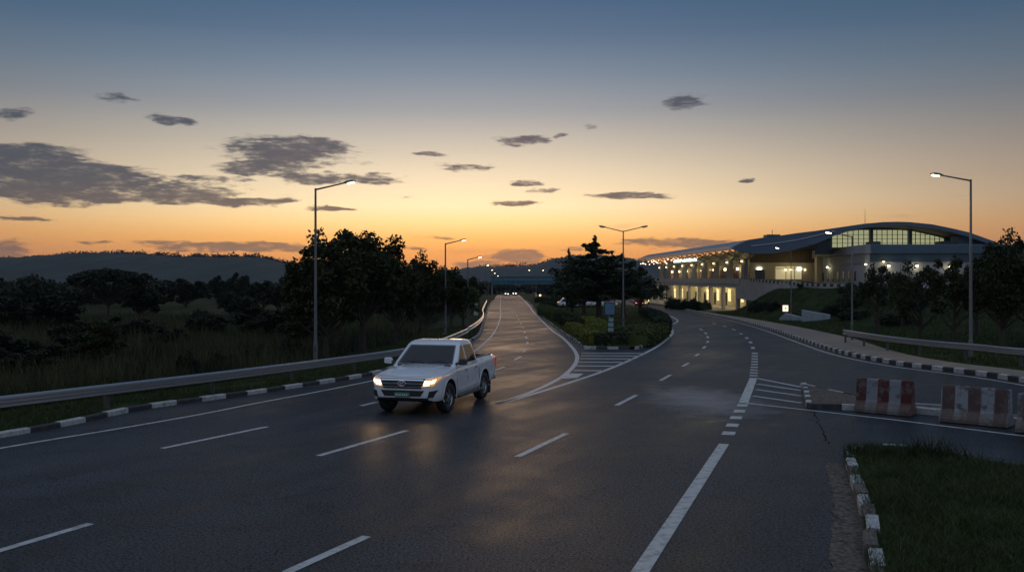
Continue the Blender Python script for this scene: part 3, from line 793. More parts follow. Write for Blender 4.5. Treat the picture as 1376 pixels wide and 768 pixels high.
proto('bush2',    22, 2.0, 1.5, .1, .11, 20, 150, 'bush', M_leafA)
proto('young',    23, 4.0, 1.9, .9, .13, 26, 150, 'broad', leaf_mat('leaf_light', (.03, .05, .01), (.12, .14, .03)))
PH = {'big': (7., 2.9), 'big2': (7., 2.7), 'round': (6., 2.4), 'open': (5., 2.1), 'open2': (5., 2.2), 'flat': (6., 4.2), 'field': (5., 2.8), 'field2': (5., 2.6), 'tier': (7.2, 3.3), 'tier2': (6.2, 4.0), 'spire': (8., 1.35), 'bush': (2., 1.7), 'bush2': (2., 1.5), 'young': (4., 1.9)}
_rz = random.Random(5)
def tree(name, key, x, y, z, h, rad, label, group, cat='tree', rz=None):
    t = thing(name, label, cat, (x, y, z), _rz.uniform(0, 6.28) if rz is None else rz, group)
    tm, cm = PROTO[key]; ph, pr = PH[key]
    mesh_obj('stem' if cat == 'shrub' else 'trunk', tm, t); mesh_obj('foliage' if cat == 'shrub' else 'crown', cm, t)
    t.scale = (rad / pr, rad / pr, h / ph); return t
def tree_px(name, key, cx, base, top, hw, label, group, cat='tree', z=None, Y=None):
    """tree whose foot and top fall on these rows: foot on ground height z"""
    zz = -.45 if z is None else z
    if z is None and Y is None and cx > 950:
        hit = BV_EMB.ray_cast(Vector((0, 0, H)), P(cx, base, 1.0) - Vector((0, 0, H)))[0]
        if hit is not None and base > 392: Y = hit.y
        else: Y = 108 if cx < 1100 else 84
    for _ in range(6):
        YY = Y or F * (H - zz) / (base - CY); x = (cx - CX) / F * YY
        if z is None: zz = max(gz(x, YY), field_z(x, YY) if x < -6 else -9)
        elif z == 'gz': zz = gz(x, YY)
    topz = H - (top - CY) / F * YY
    return tree(name, key, x, YY, zz, topz - zz, hw / F * YY, label, group, cat)

LG = 'trees along the left verge'
tree_px('broadleaf_tree', 'big', 438, 480, 318, 56, 'left of the two tallest roadside trees, behind the tall lit lamp post', LG, Y=47)
tree_px('broadleaf_tree', 'big2', 487, 472, 299, 58, 'tallest broadleaf tree at the left verge, ragged crown above the pickup', LG, Y=51)
tree_px('broadleaf_tree', 'round', 532, 462, 340, 36, 'broadleaf tree on the right flank of the tallest roadside tree', LG, Y=57)
tree_px('broadleaf_tree', 'big', 572, 455, 344, 32, 'dark tree just left of the second lamp post of the left row', LG, Y=66)
tree_px('broadleaf_tree', 'round', 606, 446, 358, 26, 'dark tree standing right behind the second lamp post of the left row', LG, Y=76)
tree_px('broadleaf_tree', 'young', 622, 440, 380, 24, 'small yellow-green tree beside the third lamp post of the left row', LG, Y=80)
tree_px('broadleaf_tree', 'big2', 560, 440, 350, 34, 'dark tree in the second row behind the left verge trees', LG, Y=85)
tree_px('broadleaf_tree', 'round', 634, 425, 372, 14, 'small dark tree by the fourth lamp post of the left row', LG, Y=112)
tree_px('broadleaf_tree', 'field', 612, 425, 366, 20, 'low dark tree farthest back in the left verge row', LG, Y=120)
FG = 'trees and shrubs in the field on the left'
for key, cx, base, top, hw, lab in (
        ('flat', 146, 432, 361, 46, 'wide flat-topped dark tree standing highest in the left field'),
        ('field', 190, 428, 380, 30, 'dome-shaped dark tree touching the right side of the flat-topped tree'),
        ('field2', 250, 412, 374, 26, 'round dark tree alone in the middle distance of the field'),
        ('field', 293, 408, 370, 15, 'small round tree rising from the middle of the far tree line'),
        ('field2', 323, 407, 366, 14, 'small pointed tree beside the gap in the far tree line'),
        ('field', 354, 416, 377, 22, 'round dark tree to the left of the tall roadside trees'),
        ('field2', 62, 442, 396, 50, 'broad low black tree mass at the left of the field'),
        ('field', 8, 446, 398, 34, 'black tree cut off by the left edge of the view'),
        ('round', 132, 500, 432, 36, 'leafy shrub-like tree with paler top leaves behind the left guardrail'),
        ('field2', 356, 455, 412, 40, 'wide dark spreading bush in front of the round field tree'),
        ('field', 330, 440, 398, 24, 'dark bush left of the wide spreading bush'),
        ('field2', 60, 498, 450, 44, 'dense black thicket behind the left end of the guardrail'),
        ('field', 20, 520, 470, 48, 'dark low thicket nearest the left edge behind the guardrail'),
        ('field2', 215, 400, 376, 22, 'hazy small tree between the flat-topped tree and the round tree'),
        ('field', 385, 424, 372, 18, 'dark tree partly behind the trunk side of the tall verge trees'),
        ('field2', 30, 406, 380, 28, 'hazy tree in the far left of the middle distance'),
        ('field', 92, 404, 382, 24, 'hazy low tree left of the flat-topped tree')):
    tree_px('field_tree', key, cx, base, top, hw, lab, FG)
for key, cx, base, top, hw, lab in (('field', 110, 470, 430, 40, 'dark bushy tree between the black thicket and the shrub-like tree'), ('field2', 278, 452, 424, 30, 'low dark bush in the middle of the field, left of the spreading bush'), ('field', 225, 470, 440, 28, 'dark bush in the grass left of the field centre'), ('field2', 170, 462, 425, 34, 'dark bushy tree just below the flat-topped tree'), ('round', 405, 470, 425, 30, 'dark leafy bush behind the tall lamp post'), ('field', 310, 425, 392, 20, 'small black bush below the gap in the far tree line'), ('field2', -40, 500, 440, 60, 'black thicket cut off at the far left edge'), ('field', 420, 440, 392, 26, 'dark bush behind the stems of the left tall tree')):
    tree_px('field_tree', key, cx, base, top, hw, lab, FG)
for key, cx, base, top, hw, lab in (
        ('bush', 250, 508, 468, 17, 'small dark upright shrub behind the middle of the left guardrail'),
        ('bush', 190, 512, 478, 26, 'low dark shrub left of the small upright shrub in the field'),
        ('bush', 300, 500, 470, 20, 'low dark shrub right of the small upright shrub in the field'),
        ('bush2', 205, 452, 430, 22, 'pale-tipped shrub in the middle of the field grass'),
        ('bush', 345, 495, 462, 24, 'dark shrub close to the guardrail left of the tall lamp post'),
        ('bush', 390, 490, 452, 26, 'dark shrub right in front of the left tall tree, by the lamp post'),
        ('bush2', 95, 520, 485, 30, 'leafy low shrub below the shrub-like tree behind the guardrail'),
        ('bush', 270, 432, 414, 18, 'far low shrub below the round field tree')):
    tree_px('field_shrub', key, cx, base, top, hw, lab, FG, 'shrub')
MG = 'trees on the median'
tree_px('conifer', 'spire', 769, 419, 336, 13, 'slim spire-shaped conifer at the left of the median trees', MG, z=.13, Y=118)
tree_px('conifer', 'tier', 805, 437, 324, 62, 'tall tiered conifer with the highest tip on the median', MG, z=.13, Y=84)
tree_px('conifer', 'tier2', 838, 430, 346, 66, 'wide flat-branched tree reaching right behind the double lamp post', MG, z=.13, Y=97)
tree_px('broadleaf_tree', 'open2', 785, 424, 346, 44, 'loose round-crowned tree behind the spire-shaped conifer on the median', MG, z=.13, Y=108)
tree_px('conifer', 'tier2', 762, 418, 362, 36, 'low wide tiered tree at the left end of the median trees', MG, z=.13, Y=126)
tree_px('broadleaf_tree', 'open', 860, 419, 368, 36, 'low loose-crowned tree at the right end of the median trees', MG, z=.13, Y=116)
RG = 'trees on the right embankment'
for key, cx, base, top, hw, lab in (
        ('open', 1180, 448, 350, 26, 'slim open tree in front of the terminal, left of the embankment trees'),
        ('open2', 1236, 462, 350, 36, 'broad open tree on the embankment below the lit wall lamps'),
        ('open', 1282, 466, 338, 34, 'dark tree just left of the tall lit lamp post on the right'),
        ('big', 1346, 470, 318, 44, 'tallest dark tree on the right, beyond the tall lit lamp post'),
        ('open2', 1385, 462, 336, 40, 'dark tree cut off by the right edge of the view'),
        ('open', 1312, 452, 352, 34, 'dark tree in the gap right of the tall lit lamp post'),
        ('young', 1212, 440, 362, 20, 'light-leaved young tree between the slim and the broad open trees')):
    tree_px('embankment_tree', key, cx, base, top, hw, lab, RG, z='gz' if False else None)
for cx, base, top, hw, key, lab in ((1146, 412, 376, 22, 'bush2', 'round bush at the top of the embankment by the upper road'), (1120, 424, 406, 18, 'bush', 'low dark bush right of the blue-white wing wall on the embankment'),
        (1205, 436, 420, 24, 'bush', 'low dark bush below the slim open tree on the embankment'), (1150, 428, 414, 22, 'bush', 'low dark bush at mid-slope right behind the unlit lamp post'),
        (1020, 418, 402, 14, 'bush', 'dark bush at the near corner of the lower arcade'), (1040, 416, 403, 12, 'bush', 'small dark bush at the foot of the grass slope, right of the arcade corner'), (1078, 388, 378, 7, 'bush', 'tiny dark bush on the slope top under the upper road')):
    tree_px('embankment_shrub', key, cx, base, top, hw, lab, 'shrubs on the right embankment', 'shrub')
for cx, base, top, hw, lab in ((905, 414, 398, 11, 'leftmost dark bush before the lower arcade'), (920, 415, 400, 11, 'second dark bush from the left before the lower arcade'), (932, 415.5, 399, 11, 'tallest dark bush before the lower arcade'), (945, 416, 402, 10, 'rightmost dark bush before the lower arcade')):
    tree_px('forecourt_shrub', 'bush', cx, base, top, hw, lab, 'bushes before the terminal arcade', 'shrub', z=.1)
# distant woods: one mass of crowns over the plain
def woods(name, n, seed, ylo, yhi, xf, label, hmin=4, hmax=8, skip=None):
    g = rng(seed); cents = []; rad = []; cnt = []
    while len(cents) < n:
        y = ylo + (yhi - ylo) * g.random() ** 1.2; x = xf(y, g.random())
        if skip and skip(x, y): continue
        h = g.uniform(hmin, hmax); r = h * g.uniform(.4, .75)
        for q in range(4): cents.append((x + g.normal() * r * .5, y + g.normal() * r * .5, -.6 + h * g.uniform(.3, .75))); rad.append((r * .65, r * .65, h * .33)); cnt.append(60)
    V = leaf_quads(cents, rad, cnt, .75, seed, elong=1.3)
    return props(mesh_obj(name, np_mesh(name, V, 4, M_leafC)), label, 'woods', None, 'stuff')
woods('distant_woods', 2100, 31, 170, 900, lambda y, u: (-.92 + .78 * u) * y, 'hazy tree-dotted plain below the hills on the left', 3.5, 6.5, lambda x, y: mnoise.noise(Vector((x * .012, y * .01, 1))) < -.08)
woods('distant_woods', 500, 32, 340, 700, lambda y, u: (-.10 + .30 * u) * y, 'dark woods closing the far end of the road behind the footbridge', 4, 8, lambda x, y: y < 385 and -14 < x < 12)
woods('distant_woods', 240, 33, 120, 330, lambda y, u: -7.5 - u * 9 - (y - 120) * .03, 'continuous dark roadside thicket along the far left verge', 3.5, 6.0)

g = rng(77); cents = []; rad = []; cnt = []
for Y0, prof_, sz, n in ((1500, [(-200, 357), (0, 347), (60, 343.5), (110, 340), (170, 337), (230, 341), (280, 342.5), (330, 342), (355, 344), (385, 350), (430, 360)], 5.5, 420), (2400, [(640, 357.5), (722, 354), (742, 347.5), (765, 342.5), (800, 341.5), (835, 344), (862, 349), (900, 357)], 6.5, 130)):
    for k in range(n):
        xp = g.uniform(prof_[0][0], prof_[-1][0]); yp = interp([p[0] for p in prof_], [p[1] for p in prof_], xp)
        s_ = sz * g.uniform(.5, 1.5) ** 1.6; cents.append(((xp - CX) / F * Y0, Y0 + g.uniform(-12, 12), H - (yp - CY) / F * Y0 - 6.5 + s_ * .3)); rad.append((s_ * g.uniform(.9, 1.8), s_, s_ * .75)); cnt.append(70)
props(mesh_obj('hill_woods', np_mesh('hill_woods', leaf_quads(cents, rad, cnt, 2.4, 78, elong=1.2), 4, M_leafC)), 'ragged line of trees along the hill crests', 'woods', None, 'stuff')
# clipped hedges
def hedge(pts, w, h, lm, label, seed, z=.13, leaf=.085, rise=None):
    pts = [Vector((p[0], p[1], z)) for p in pts]; path = resample(pts, .35); path = path if len(path) > 2 else pts
    core = MB(); core.sweep(path, [(-w / 2 + .12, 0), (-w / 2 + .1, h - .15), (-w * .3, h - .1), (w * .3, h - .1), (w / 2 - .1, h - .15), (w / 2 - .12, 0)])
    cm = core.mesh('foliage_core', lm)
    g = rng(seed); L = sum((c - a).length for a, c in zip(path, path[1:])); n = int(520 * L * (w + 2 * h) * (.085 / leaf) ** 2 * .5)
    i = g.integers(0, len(path) - 1, n); t = g.random(n); A = np.array([tuple(p) for p in path]); p = A[i] * (1 - t[:, None]) + A[i + 1] * t[:, None]
    d = A[i + 1] - A[i]; d /= np.linalg.norm(d, axis=1)[:, None]; r = np.stack([d[:, 1], -d[:, 0], np.zeros(n)], 1)
    u = g.random(n) * (w + 2 * h); a = np.where(u < h, -w / 2, np.where(u < h + w, u - h - w / 2, w / 2)); zz = np.where(u < h, u, np.where(u < h + w, h, u - h - w))
    rn_ = g.normal(0, .05, n); ed = np.maximum(np.abs(a) / (w / 2), 0) ** 8 * np.maximum(zz / h, 0) ** 8
    p = p + r * (a * (1 - .12 * ed))[:, None] + r * rn_[:, None]; p[:, 2] += zz * (1 - .1 * ed) + g.normal(0, .045, n)
    bump = np.array([mnoise.noise(Vector(q * 1.1)) for q in p]) * .12; p[:, 2] += bump * (zz / h)
    V = leaf_quads(p, np.full((n, 3), .03), np.ones(n, int), leaf, seed + 1, elong=1.6)
    lmsh = np_mesh('foliage', V, 4, lm); me = merge_mesh('clipped_hedge', [cm, lmsh], [lm])
    return props(mesh_obj('clipped_hedge', me), label, 'hedge', 'clipped hedges on the median')
def hp(*ps): return [G(x, y) for x, y in ps]
hedge([V2(4.75, 53.5), V2(5.8, 53.3), V2(6.6, 53.6)], 1.2, .62, M_leafH, 'low dark hedge along the blunt kerb end of the median', 41)
hedge(hp((812, 458), (803, 447), (790, 441)), 1.2, .78, M_leafY, 'bright yellow-green hedge beside the blue sign board', 42)
hedge(hp((800, 465), (782, 454), (768, 447.5)), 1.0, .6, M_leafY, 'yellow-green hedge in front of the brightest one, along the left kerb', 43)
hedge(hp((826, 459), (850, 456), (868, 449)), 1.1, .62, M_leafG, 'green hedge right of the blue sign board, behind the dark corner hedge', 44)
hedge(hp((856, 466), (873, 459.5), (886, 451.5)), 1.4, .65, M_leafG, 'olive hedge along the right kerb of the median nose', 45)
hedge(hp((891, 445), (889, 437), (879, 429), (866, 424)), 1.2, .75, M_leafH, 'dark curved hedge along the right side of the median', 46)
hedge(hp((776, 444), (762, 437), (752, 432)), 1.1, .7, M_leafH, 'dark hedge on the left side of the median, second from the nose', 47)
hedge(hp((748, 431), (738, 426), (730, 421)), 1.5, .95, M_leafG, 'olive hedge farthest back on the left side of the median', 48)
hedge([V2(4.6, 150), V2(9, 151), V2(13, 152)], 1.4, .8, M_leafH, 'dark hedge crossing the lawn behind the median trees', 49, leaf=.14)
hedge([V2(4.6, 190), V2(10, 191), V2(15, 192)], 1.4, 1.0, M_leafH, 'dark hedge crossing the lawn farthest down the median', 50, leaf=.16)
hedge([V2(23.9 + 3.4, 131), V2(27.8, 140), V2(28.2, 152)], 1.3, .8, M_leafH, 'long dark hedge between the road and the lower arcade', 51, z=.1, leaf=.13)
# ----------------------------------------------------------------- guardrails
WP = [(0, .0), (.08, .035), (.08, .075), (0, .13), (0, .18), (.08, .235), (.08, .275), (0, .31)]     # W section, front towards the road
def guardrail(path, label, side, zf, post_step=4.0, height=.78, ramp0=0.0):
    rail = thing('guardrail', label, 'guardrail', (path[0].x, path[0].y, 0))
    off = Vector((path[0].x, path[0].y, 0))
    pts = [p - off for p in path]; pts = [Vector((p.x, p.y, zf(q) + height - .31)) for p, q in zip(pts, path)]
    prof = [(a * side, h) for a, h in WP]; prof = prof + [(a - .006 * side, h) for a, h in reversed(prof)]
    b = MB(); b.sweep(pts, prof); b.build('beam', M_galv, rail, smooth=True, angle=30)
    for q in resample(path, post_step)[(1 if ramp0 == 0 else 0):]:
        z0 = zf(q); b = MB()
        i = min(range(len(path)), key=lambda k: (path[k] - q).length); d = path[min(i + 1, len(path) - 1)] - path[max(i - 1, 0)]; rz = math.atan2(d.y, d.x)
        c = q - off; nrm = Vector((-d.y, d.x, 0)).normalized() * side
        b.box((c.x + nrm.x * .09, c.y + nrm.y * .09, z0 + height / 2 - .2), (.13, .09, height + .4 - .04), rz=rz)
        b.box((c.x + nrm.x * .025, c.y + nrm.y * .025, z0 + height - .17), (.1, .04, .2), rz=rz)
        b.build('post', M_post, rail)
    return rail
LG_path = resample(catmull([V2(-20.5, 8), V2(-16.5, 15.5), V2(-12.6, 22.8)] + [P(344, 496, 31), P(542, 469, 40.4), P(590, 457, 47.2), P(635.6, 437.5, 64), P(649, 424.5, 85), V2(-3.35, 105), V2(-4.0, 135), V2(-4.8, 177)], 8), .5)
LG_path = [Vector((p.x, p.y, 0)) for p in LG_path]
def zl(q): return max(gz(q.x, q.y), -.05)
guardrail(LG_path, 'long curving steel guardrail along the left verge', -1 * -1 if False else 1, lambda q: .02 if q.y < 60 else .1)
RG_path = resample(catmull([P(1134, 446.5, 55.6), P(1180, 454, 49.8), P(1250, 462, 44.3), P(1320, 468.5, 41), P(1376, 473, 38.6), V2(24.5, 33.5), V2(26, 27)], 8), .5)
RG_path = [Vector((p.x, p.y, 0)) for p in RG_path]
guardrail(RG_path, 'shorter steel guardrail between the footpath and the embankment on the right', 1, lambda q: max(.1, gz(q.x, q.y)), 3.4, .80, ramp0=1)

# ----------------------------------------------------------------- street lamps
def street_lamp(x, y, z, h, reach, label, lit, group, heads=(1,), rz=0, rise=.45, strength=None, power=0, pole_r=.075):
    t = thing('street_lamp', label, 'street lamp', (x, y, z), rz, group)
    b = MB(); b.tube([(0, 0, -.3), (0, 0, .9), (0, 0, .92), (0, 0, h)], [pole_r * 1.35, pole_r * 1.35, pole_r, pole_r * .62], 12); b.build('pole', M_pole, t, smooth=True)
    b = MB(); b.box((0, 0, .03), (.36, .36, .05)); b.build('base_plate', M_pole, t)
    b = MB(); b.box((0, -.075 * 1.35 - .006, .62), (.09, .02, .3)); b.build('access_door', M_post, t)
    for s in heads:
        a = Vector((0, 0, h - .06)); e = Vector((s * reach * .72, 0, h + rise * .72)); tip = Vector((s * reach, 0, h + rise))
        b = MB(); b.tube([a, e], [pole_r * .55, pole_r * .42], 8); b.build('arm', M_pole, t, smooth=True)
        d = (tip - e).normalized(); n = Vector((-d.z, 0, d.x)) * (1 if s > 0 else -1)
        def sec(p, w, hh): return [p + Vector((0, -w, 0)) , p + Vector((0, -w * .8, 0)) + n * hh, p + Vector((0, w * .8, 0)) + n * hh, p + Vector((0, w, 0)), p + Vector((0, w * .85, 0)) - n * hh * .45, p + Vector((0, -w * .85, 0)) - n * hh * .45]
        b = MB(); b.loft([sec(e - d * .05, .05, .04), sec(e + d * .12, .12, .075), sec(e + d * (tip - e).length * .75, .15, .07), sec(tip, .08, .03)])
        head = b.build('lamp_head', M_pole, t, smooth=True, angle=35)
        L = (tip - e).length; c = e + d * L * .56 - n * .05
        b = MB(); b.box((0, 0, 0), (L * .62, .2, .06), M=Matrix.Translation(c) @ Matrix.Rotation(-math.atan2(d.z, d.x) if s > 0 else math.pi - math.atan2(d.z, d.x) * 1, 4, 'Y'))
        b.build('lens', (M_lit if strength is None else emis('lit_lamp_%g' % strength, (1, .80, .40), strength)) if lit else M_off, head, bevel=.02)
        if power:
            ld = bpy.data.lights.new('lamp_light', 'SPOT'); ld.energy = power; ld.color = (1, .82, .5); ld.spot_size = R(140); ld.spot_blend = .8; ld.shadow_soft_size = .15
            lo = bpy.data.objects.new('lamp_light', ld); COL.objects.link(lo); lo.parent = t; lo.location = c - n * .12
    return t
LL = 'lamps along the left verge'
def lamp_px(px_, base_y, top_y, Y, reach_px, rise_px, label, lit, group, z=.05, **k):
    x = (px_ - CX) / F * Y; top = H - (top_y - CY) / F * Y
    return street_lamp(x, Y, z, top - z, abs(reach_px) / F * Y, label, lit, group, heads=(1 if reach_px > 0 else -1,), rise=rise_px / F * Y, **k)
lamp_px(424, 488, 253, 42.0, 54, 10, 'nearest lit lamp post of the left row, tall against the sunset', True, LL, strength=8, power=40)
lamp_px(598.5, 449, 326.5, 66.0, 28, 5, 'second lamp post of the left row, dim head in front of the roadside trees', True, LL, strength=8)
lamp_px(628.5, 437, 348, 82.5, 18.5, 3.5, 'third lamp post of the left row, its small glowing head over the road', True, LL, strength=14)
lamp_px(643, 410, 359, 128, 14, 3.5, 'fourth lamp post of the left row, its head a bright dot below the clouds', True, LL, strength=9, pole_r=.06)
lamp_px(651.5, 404, 365, 170, 11, 3, 'fifth lamp post of the left row, far down the road', True, LL, strength=9, pole_r=.06)
lamp_px(656, 402, 369.5, 215, 10, 3, 'sixth lamp post of the left row, just before the footbridge', True, LL, strength=9, pole_r=.06)
lamp_px(661, 400, 373, 262, 9, 3, 'farthest lamp post of the left row, beside the footbridge pillar', True, LL, strength=10, pole_r=.06)
ML_ = 'double lamps on the median'
def dlamp(px_, top_y, Y, span_px, rise_px, label, lit, **k):
    x = (px_ - CX) / F * Y; top = H - (top_y - CY) / F * Y
    return street_lamp(x, Y, .13, top - .13, span_px / 2 / F * Y, label, lit, ML_, heads=(1, -1), rise=rise_px / F * Y, **k)
dlamp(837.5, 310, 76, 66, 6.5, 'tall unlit double-armed lamp post on the median lawn', False)
dlamp(720.5, 364.5, 240, 21, 2, 'far double-armed lamp post with two bright heads beyond the median trees', True, strength=10, pole_r=.06)
RL = 'lamps on the right'
lamp_px(1304.5, 487, 241, 43.5, -54, 7.5, 'tall lit lamp post behind the right guardrail', True, RL, strength=8, power=160)
lamp_px(1145, 447, 317, 58.5, -36, 6, 'lamp post before the terminal with its glowing head against the roof', True, RL, z=.3, strength=12, power=60, pole_r=.06)
lamp_px(1063, 428, 338, 96, -21, 6, 'lamp post by the lit sign box, its glowing head against the roof edge', True, RL, z=.4, strength=12, power=40, pole_r=.06)

# ----------------------------------------------------------------- painted concrete barriers
def barrier_mat(name, red, white, fade, seed):
    m = bpy.data.materials.new(name); m.use_nodes = True; nt = m.node_tree; L = nt.links.new; N = nt.nodes.new; b = nt.nodes['Principled BSDF']; b.inputs['Roughness'].default_value = .8
    tc = N('ShaderNodeTexCoord'); s = N('ShaderNodeSeparateXYZ'); L(tc.outputs['Object'], s.inputs[0])
    def Mt(op, a, c):
        x = N('ShaderNodeMath'); x.operation = op
        for i, q in enumerate((a, c)):
            if isinstance(q, (int, float)): x.inputs[i].default_value = q
            else: L(q, x.inputs[i])
        return x.outputs[0]
    def nz(sc, det=6, ro=.65):
        n = N('ShaderNodeTexNoise'); n.noise_dimensions = '4D'; n.inputs['W'].default_value = seed; n.inputs['Scale'].default_value = sc; n.inputs['Detail'].default_value = det; n.inputs['Roughness'].default_value = ro; L(tc.outputs['Object'], n.inputs['Vector']); return n.outputs['Fac']
    def mr(v, a, c, lo=0., hi=1.):
        r = N('ShaderNodeMapRange'); r.inputs['From Min'].default_value = a; r.inputs['From Max'].default_value = c; r.inputs['To Min'].default_value = lo; r.inputs['To Max'].default_value = hi; L(v, r.inputs['Value']); return r.outputs[0]
    def mix(f, a, c):
        x = N('ShaderNodeMix'); x.data_type = 'RGBA'; L(f, x.inputs[0]) if not isinstance(f, float) else setattr(x.inputs[0], 'default_value', f)
        for i, q in ((6, a), (7, c)):
            if isinstance(q, tuple): x.inputs[i].default_value = (*q, 1)
            else: L(q, x.inputs[i])
        return x.outputs[2]
    u = Mt('ADD', Mt('MULTIPLY', s.outputs['X'], 1 / .31), Mt('MULTIPLY', Mt('SUBTRACT', nz(3), .5), .10))
    w = Mt('PINGPONG', u, 1.0)                         # red at the centre, white beside it
    st = mr(w, .53, .47)
    col = mix(st, white, red)
    wear = mr(Mt('ADD', nz(5, 8), Mt('MULTIPLY', nz(1.4, 3), .45)), .80 - fade, .90 - fade)
    col = mix(wear, col, (.11, .095, .085))
    skirt = mr(s.outputs['Z'], .33, .27); col = mix(Mt('MULTIPLY', skirt, mr(nz(6), .3, .6, .25, .8)), col, (.14, .11, .09))
    scuff = mr(nz(11, 4), .64, .68); col = mix(Mt('MULTIPLY', scuff, .8), col, (.03, .028, .026))
    L(col, b.inputs['Base Color'])
    bp = N('ShaderNodeBump'); bp.inputs['Strength'].default_value = .5; bp.inputs['Distance'].default_value = .02; L(nz(22), bp.inputs['Height']); L(bp.outputs['Normal'], b.inputs['Normal'])
    return m
BM = [barrier_mat('barrier_paint_bright', (.075, .010, .013), (.21, .225, .24), .05, 1.0), barrier_mat('barrier_paint_worn', (.085, .045, .042), (.25, .27, .29), .06, 6.0), barrier_mat('barrier_paint_dull', (.07, .035, .035), (.2, .2, .2), .08, 9.0)]
def barrier(p, L, rz, m, label, seed):
    rn = random.Random(seed); t = thing('concrete_barrier', label, 'barrier', p, rz, 'concrete barriers on the gravel island')
    prof = [(-.29, 0), (-.29, .09), (-.265, .16), (-.15, .34), (-.09, .86), (-.075, .92), (.075, .92), (.09, .86), (.15, .34), (.265, .16), (.29, .09), (.29, 0)]
    b = MB(); n = 16; rings = []
    for i in range(n + 1):
        x = -L / 2 + L * i / n
        tap = .015 if i in (0, n) else 0
        rings.append([Vector((x, a * (1 - tap) + .008 * mnoise.noise(Vector((x * 3, h * 4, seed))), h - tap * h * .6 - (.03 * max(0, mnoise.noise(Vector((x * 5, a * 9, seed + 3)))) if h > .8 else 0))) for a, h in prof])
    b.loft(rings); b.build('body', m, t, bevel=.012)
    b = MB()
    for sx in (-.4, .4): b.tube([(sx * L * .55, 0, .91), (sx * L * .55, -.0, .95), (sx * L * .55 + .09, 0, .95), (sx * L * .55 + .09, 0, .91)], .008, 6)
    b.build('lifting_loop', M_post, t)
    return t
rzI = math.atan2(dirI.y, dirI.x)
def bar_at(x0, y0, x1, y1): 
    a, c = G(x0, y0), G(x1, y1); return (a + c) / 2, (c - a).length
b1, l1 = bar_at(1147, 553, 1218, 560.5); b2, l2 = bar_at(1264, 566, 1347, 576.5)
bd = lambda p: (p.x + nI.x * .30, p.y + nI.y * .30, .02)
barrier(bd(b1), 1.5, rzI + R(8), BM[0], 'red and white concrete barrier with the brightest red, nearest the island tip', 1)
barrier(bd(b2), 1.62, rzI + R(7), BM[1], 'worn red and white concrete barrier in the middle of the barrier row', 2)
b3 = G(1366, 581) + dirI * .86
barrier(bd(b3), 1.8, rzI + R(5), BM[2], 'dull red and white concrete barrier cut off by the right edge of the view', 3)

# ----------------------------------------------------------------- sign board on the median
def sign_board():
    g_ = G(821, 459); Y = 58.0; s = Y / F; x = (820.0 - CX) * s
    t = thing('sign_board', 'blue and pale green directory sign board on a post at the median nose', 'sign', (x, Y, .13))
    zz = lambda y: H - (y - CY) * s - .13
    b = MB(); b.box((0, 0, zz(444) / 2), (.12, .12, zz(444))); b.build('post', M_pole, t)
    def panel(name, x0, x1, y0, y1, m, off=0):
        b = MB(); b.span(((x0 - 820) * s, -.07 - off, zz(y1)), ((x1 - 820) * s, .07, zz(y0))); return b.build(name, m, t, bevel=.012)
    mb = mat('sign_blue', (.10, .21, .30), .35, var=.1, vscale=3); mg = mat('sign_pale_green', (.27, .37, .36), .4, var=.08, vscale=3); mf = mat('sign_frame_dark', (.03, .04, .05), .5)
    panel('frame', 811.5, 826.8, 405.5, 423.5, mf)
    q = panel('panel', 813, 825.5, 407, 422.2, mb, .012)
    b = MB()
    for x0, x1, y in ((816.2, 818.2, 414.2), (818.6, 820.6, 413.9), (821, 822.3, 414.2), (822.7, 823.8, 413.9)): b.span(((x0 - 820) * s, -.088, zz(y + .55)), ((x1 - 820) * s, -.083, zz(y - .55)))
    b.build('faint_lettering', mat('sign_letter_faint', (.06, .13, .2), .5), q)
    panel('frame', 816, 825.2, 424.5, 447, mf, -.03)
    for y0, y1, x0 in ((426.8, 431.8, 817.8), (433.3, 438.7, 817), (440.2, 445.8, 816.8)):
        panel('panel', x0, 824.2, y0, y1, mg, -.018)
    b = MB(); b.tube([((817.7 - 820) * s, -.09, zz(425.6)), ((817.7 - 820) * s, -.09, zz(424.6))], .05, 8); b.build('badge', mg, t)
sign_board()

# ----------------------------------------------------------------- footbridge over the far road
def footbridge():
    Y = 290.0; s = Y / F; X = lambda x: (x - CX) * s; Z = lambda y: H - (y - CY) * s
    t = thing('footbridge', 'blue-green covered footbridge crossing the far end of the road', 'footbridge', (0, Y, 0))
    mt = mat('bridge_teal', (.035, .12, .17), .5, var=.2, vscale=.6); ml = mat('bridge_blue_band', (.06, .18, .26), .45, var=.12, vscale=.4); mc = mat('bridge_concrete', (.16, .17, .18), .8)
    x0, x1 = X(660.5), X(752)
    b = MB(); b.span((x0, -1.4, Z(377)), (x1, 1.4, Z(372.6))); b.build('parapet', ml, t)
    b = MB(); b.span((x0, -1.2, Z(382)), (x1, 1.2, Z(377) - .01)); b.build('girder', mt, t)
    b = MB(); b.span((x0 - .1, -1.6, Z(372.6) + .01), (x1, 1.6, Z(371.6))); b.build('roof', mat('bridge_roof', (.03, .05, .06), .6), t)
    for k in range(14):
        xx = x0 + (x1 - x0) * (k + .5) / 14; b = MB(); b.span((xx - .08, -1.46, Z(382)), (xx + .08, -1.405, Z(372.7))); b.build('mullion', mt, t)
    for xx in (X(661.2), X(745)):
        b = MB(); b.box((xx, 0, Z(382) / 2), (.45, .8, Z(382))); b.build('pillar', mc, t)
footbridge()

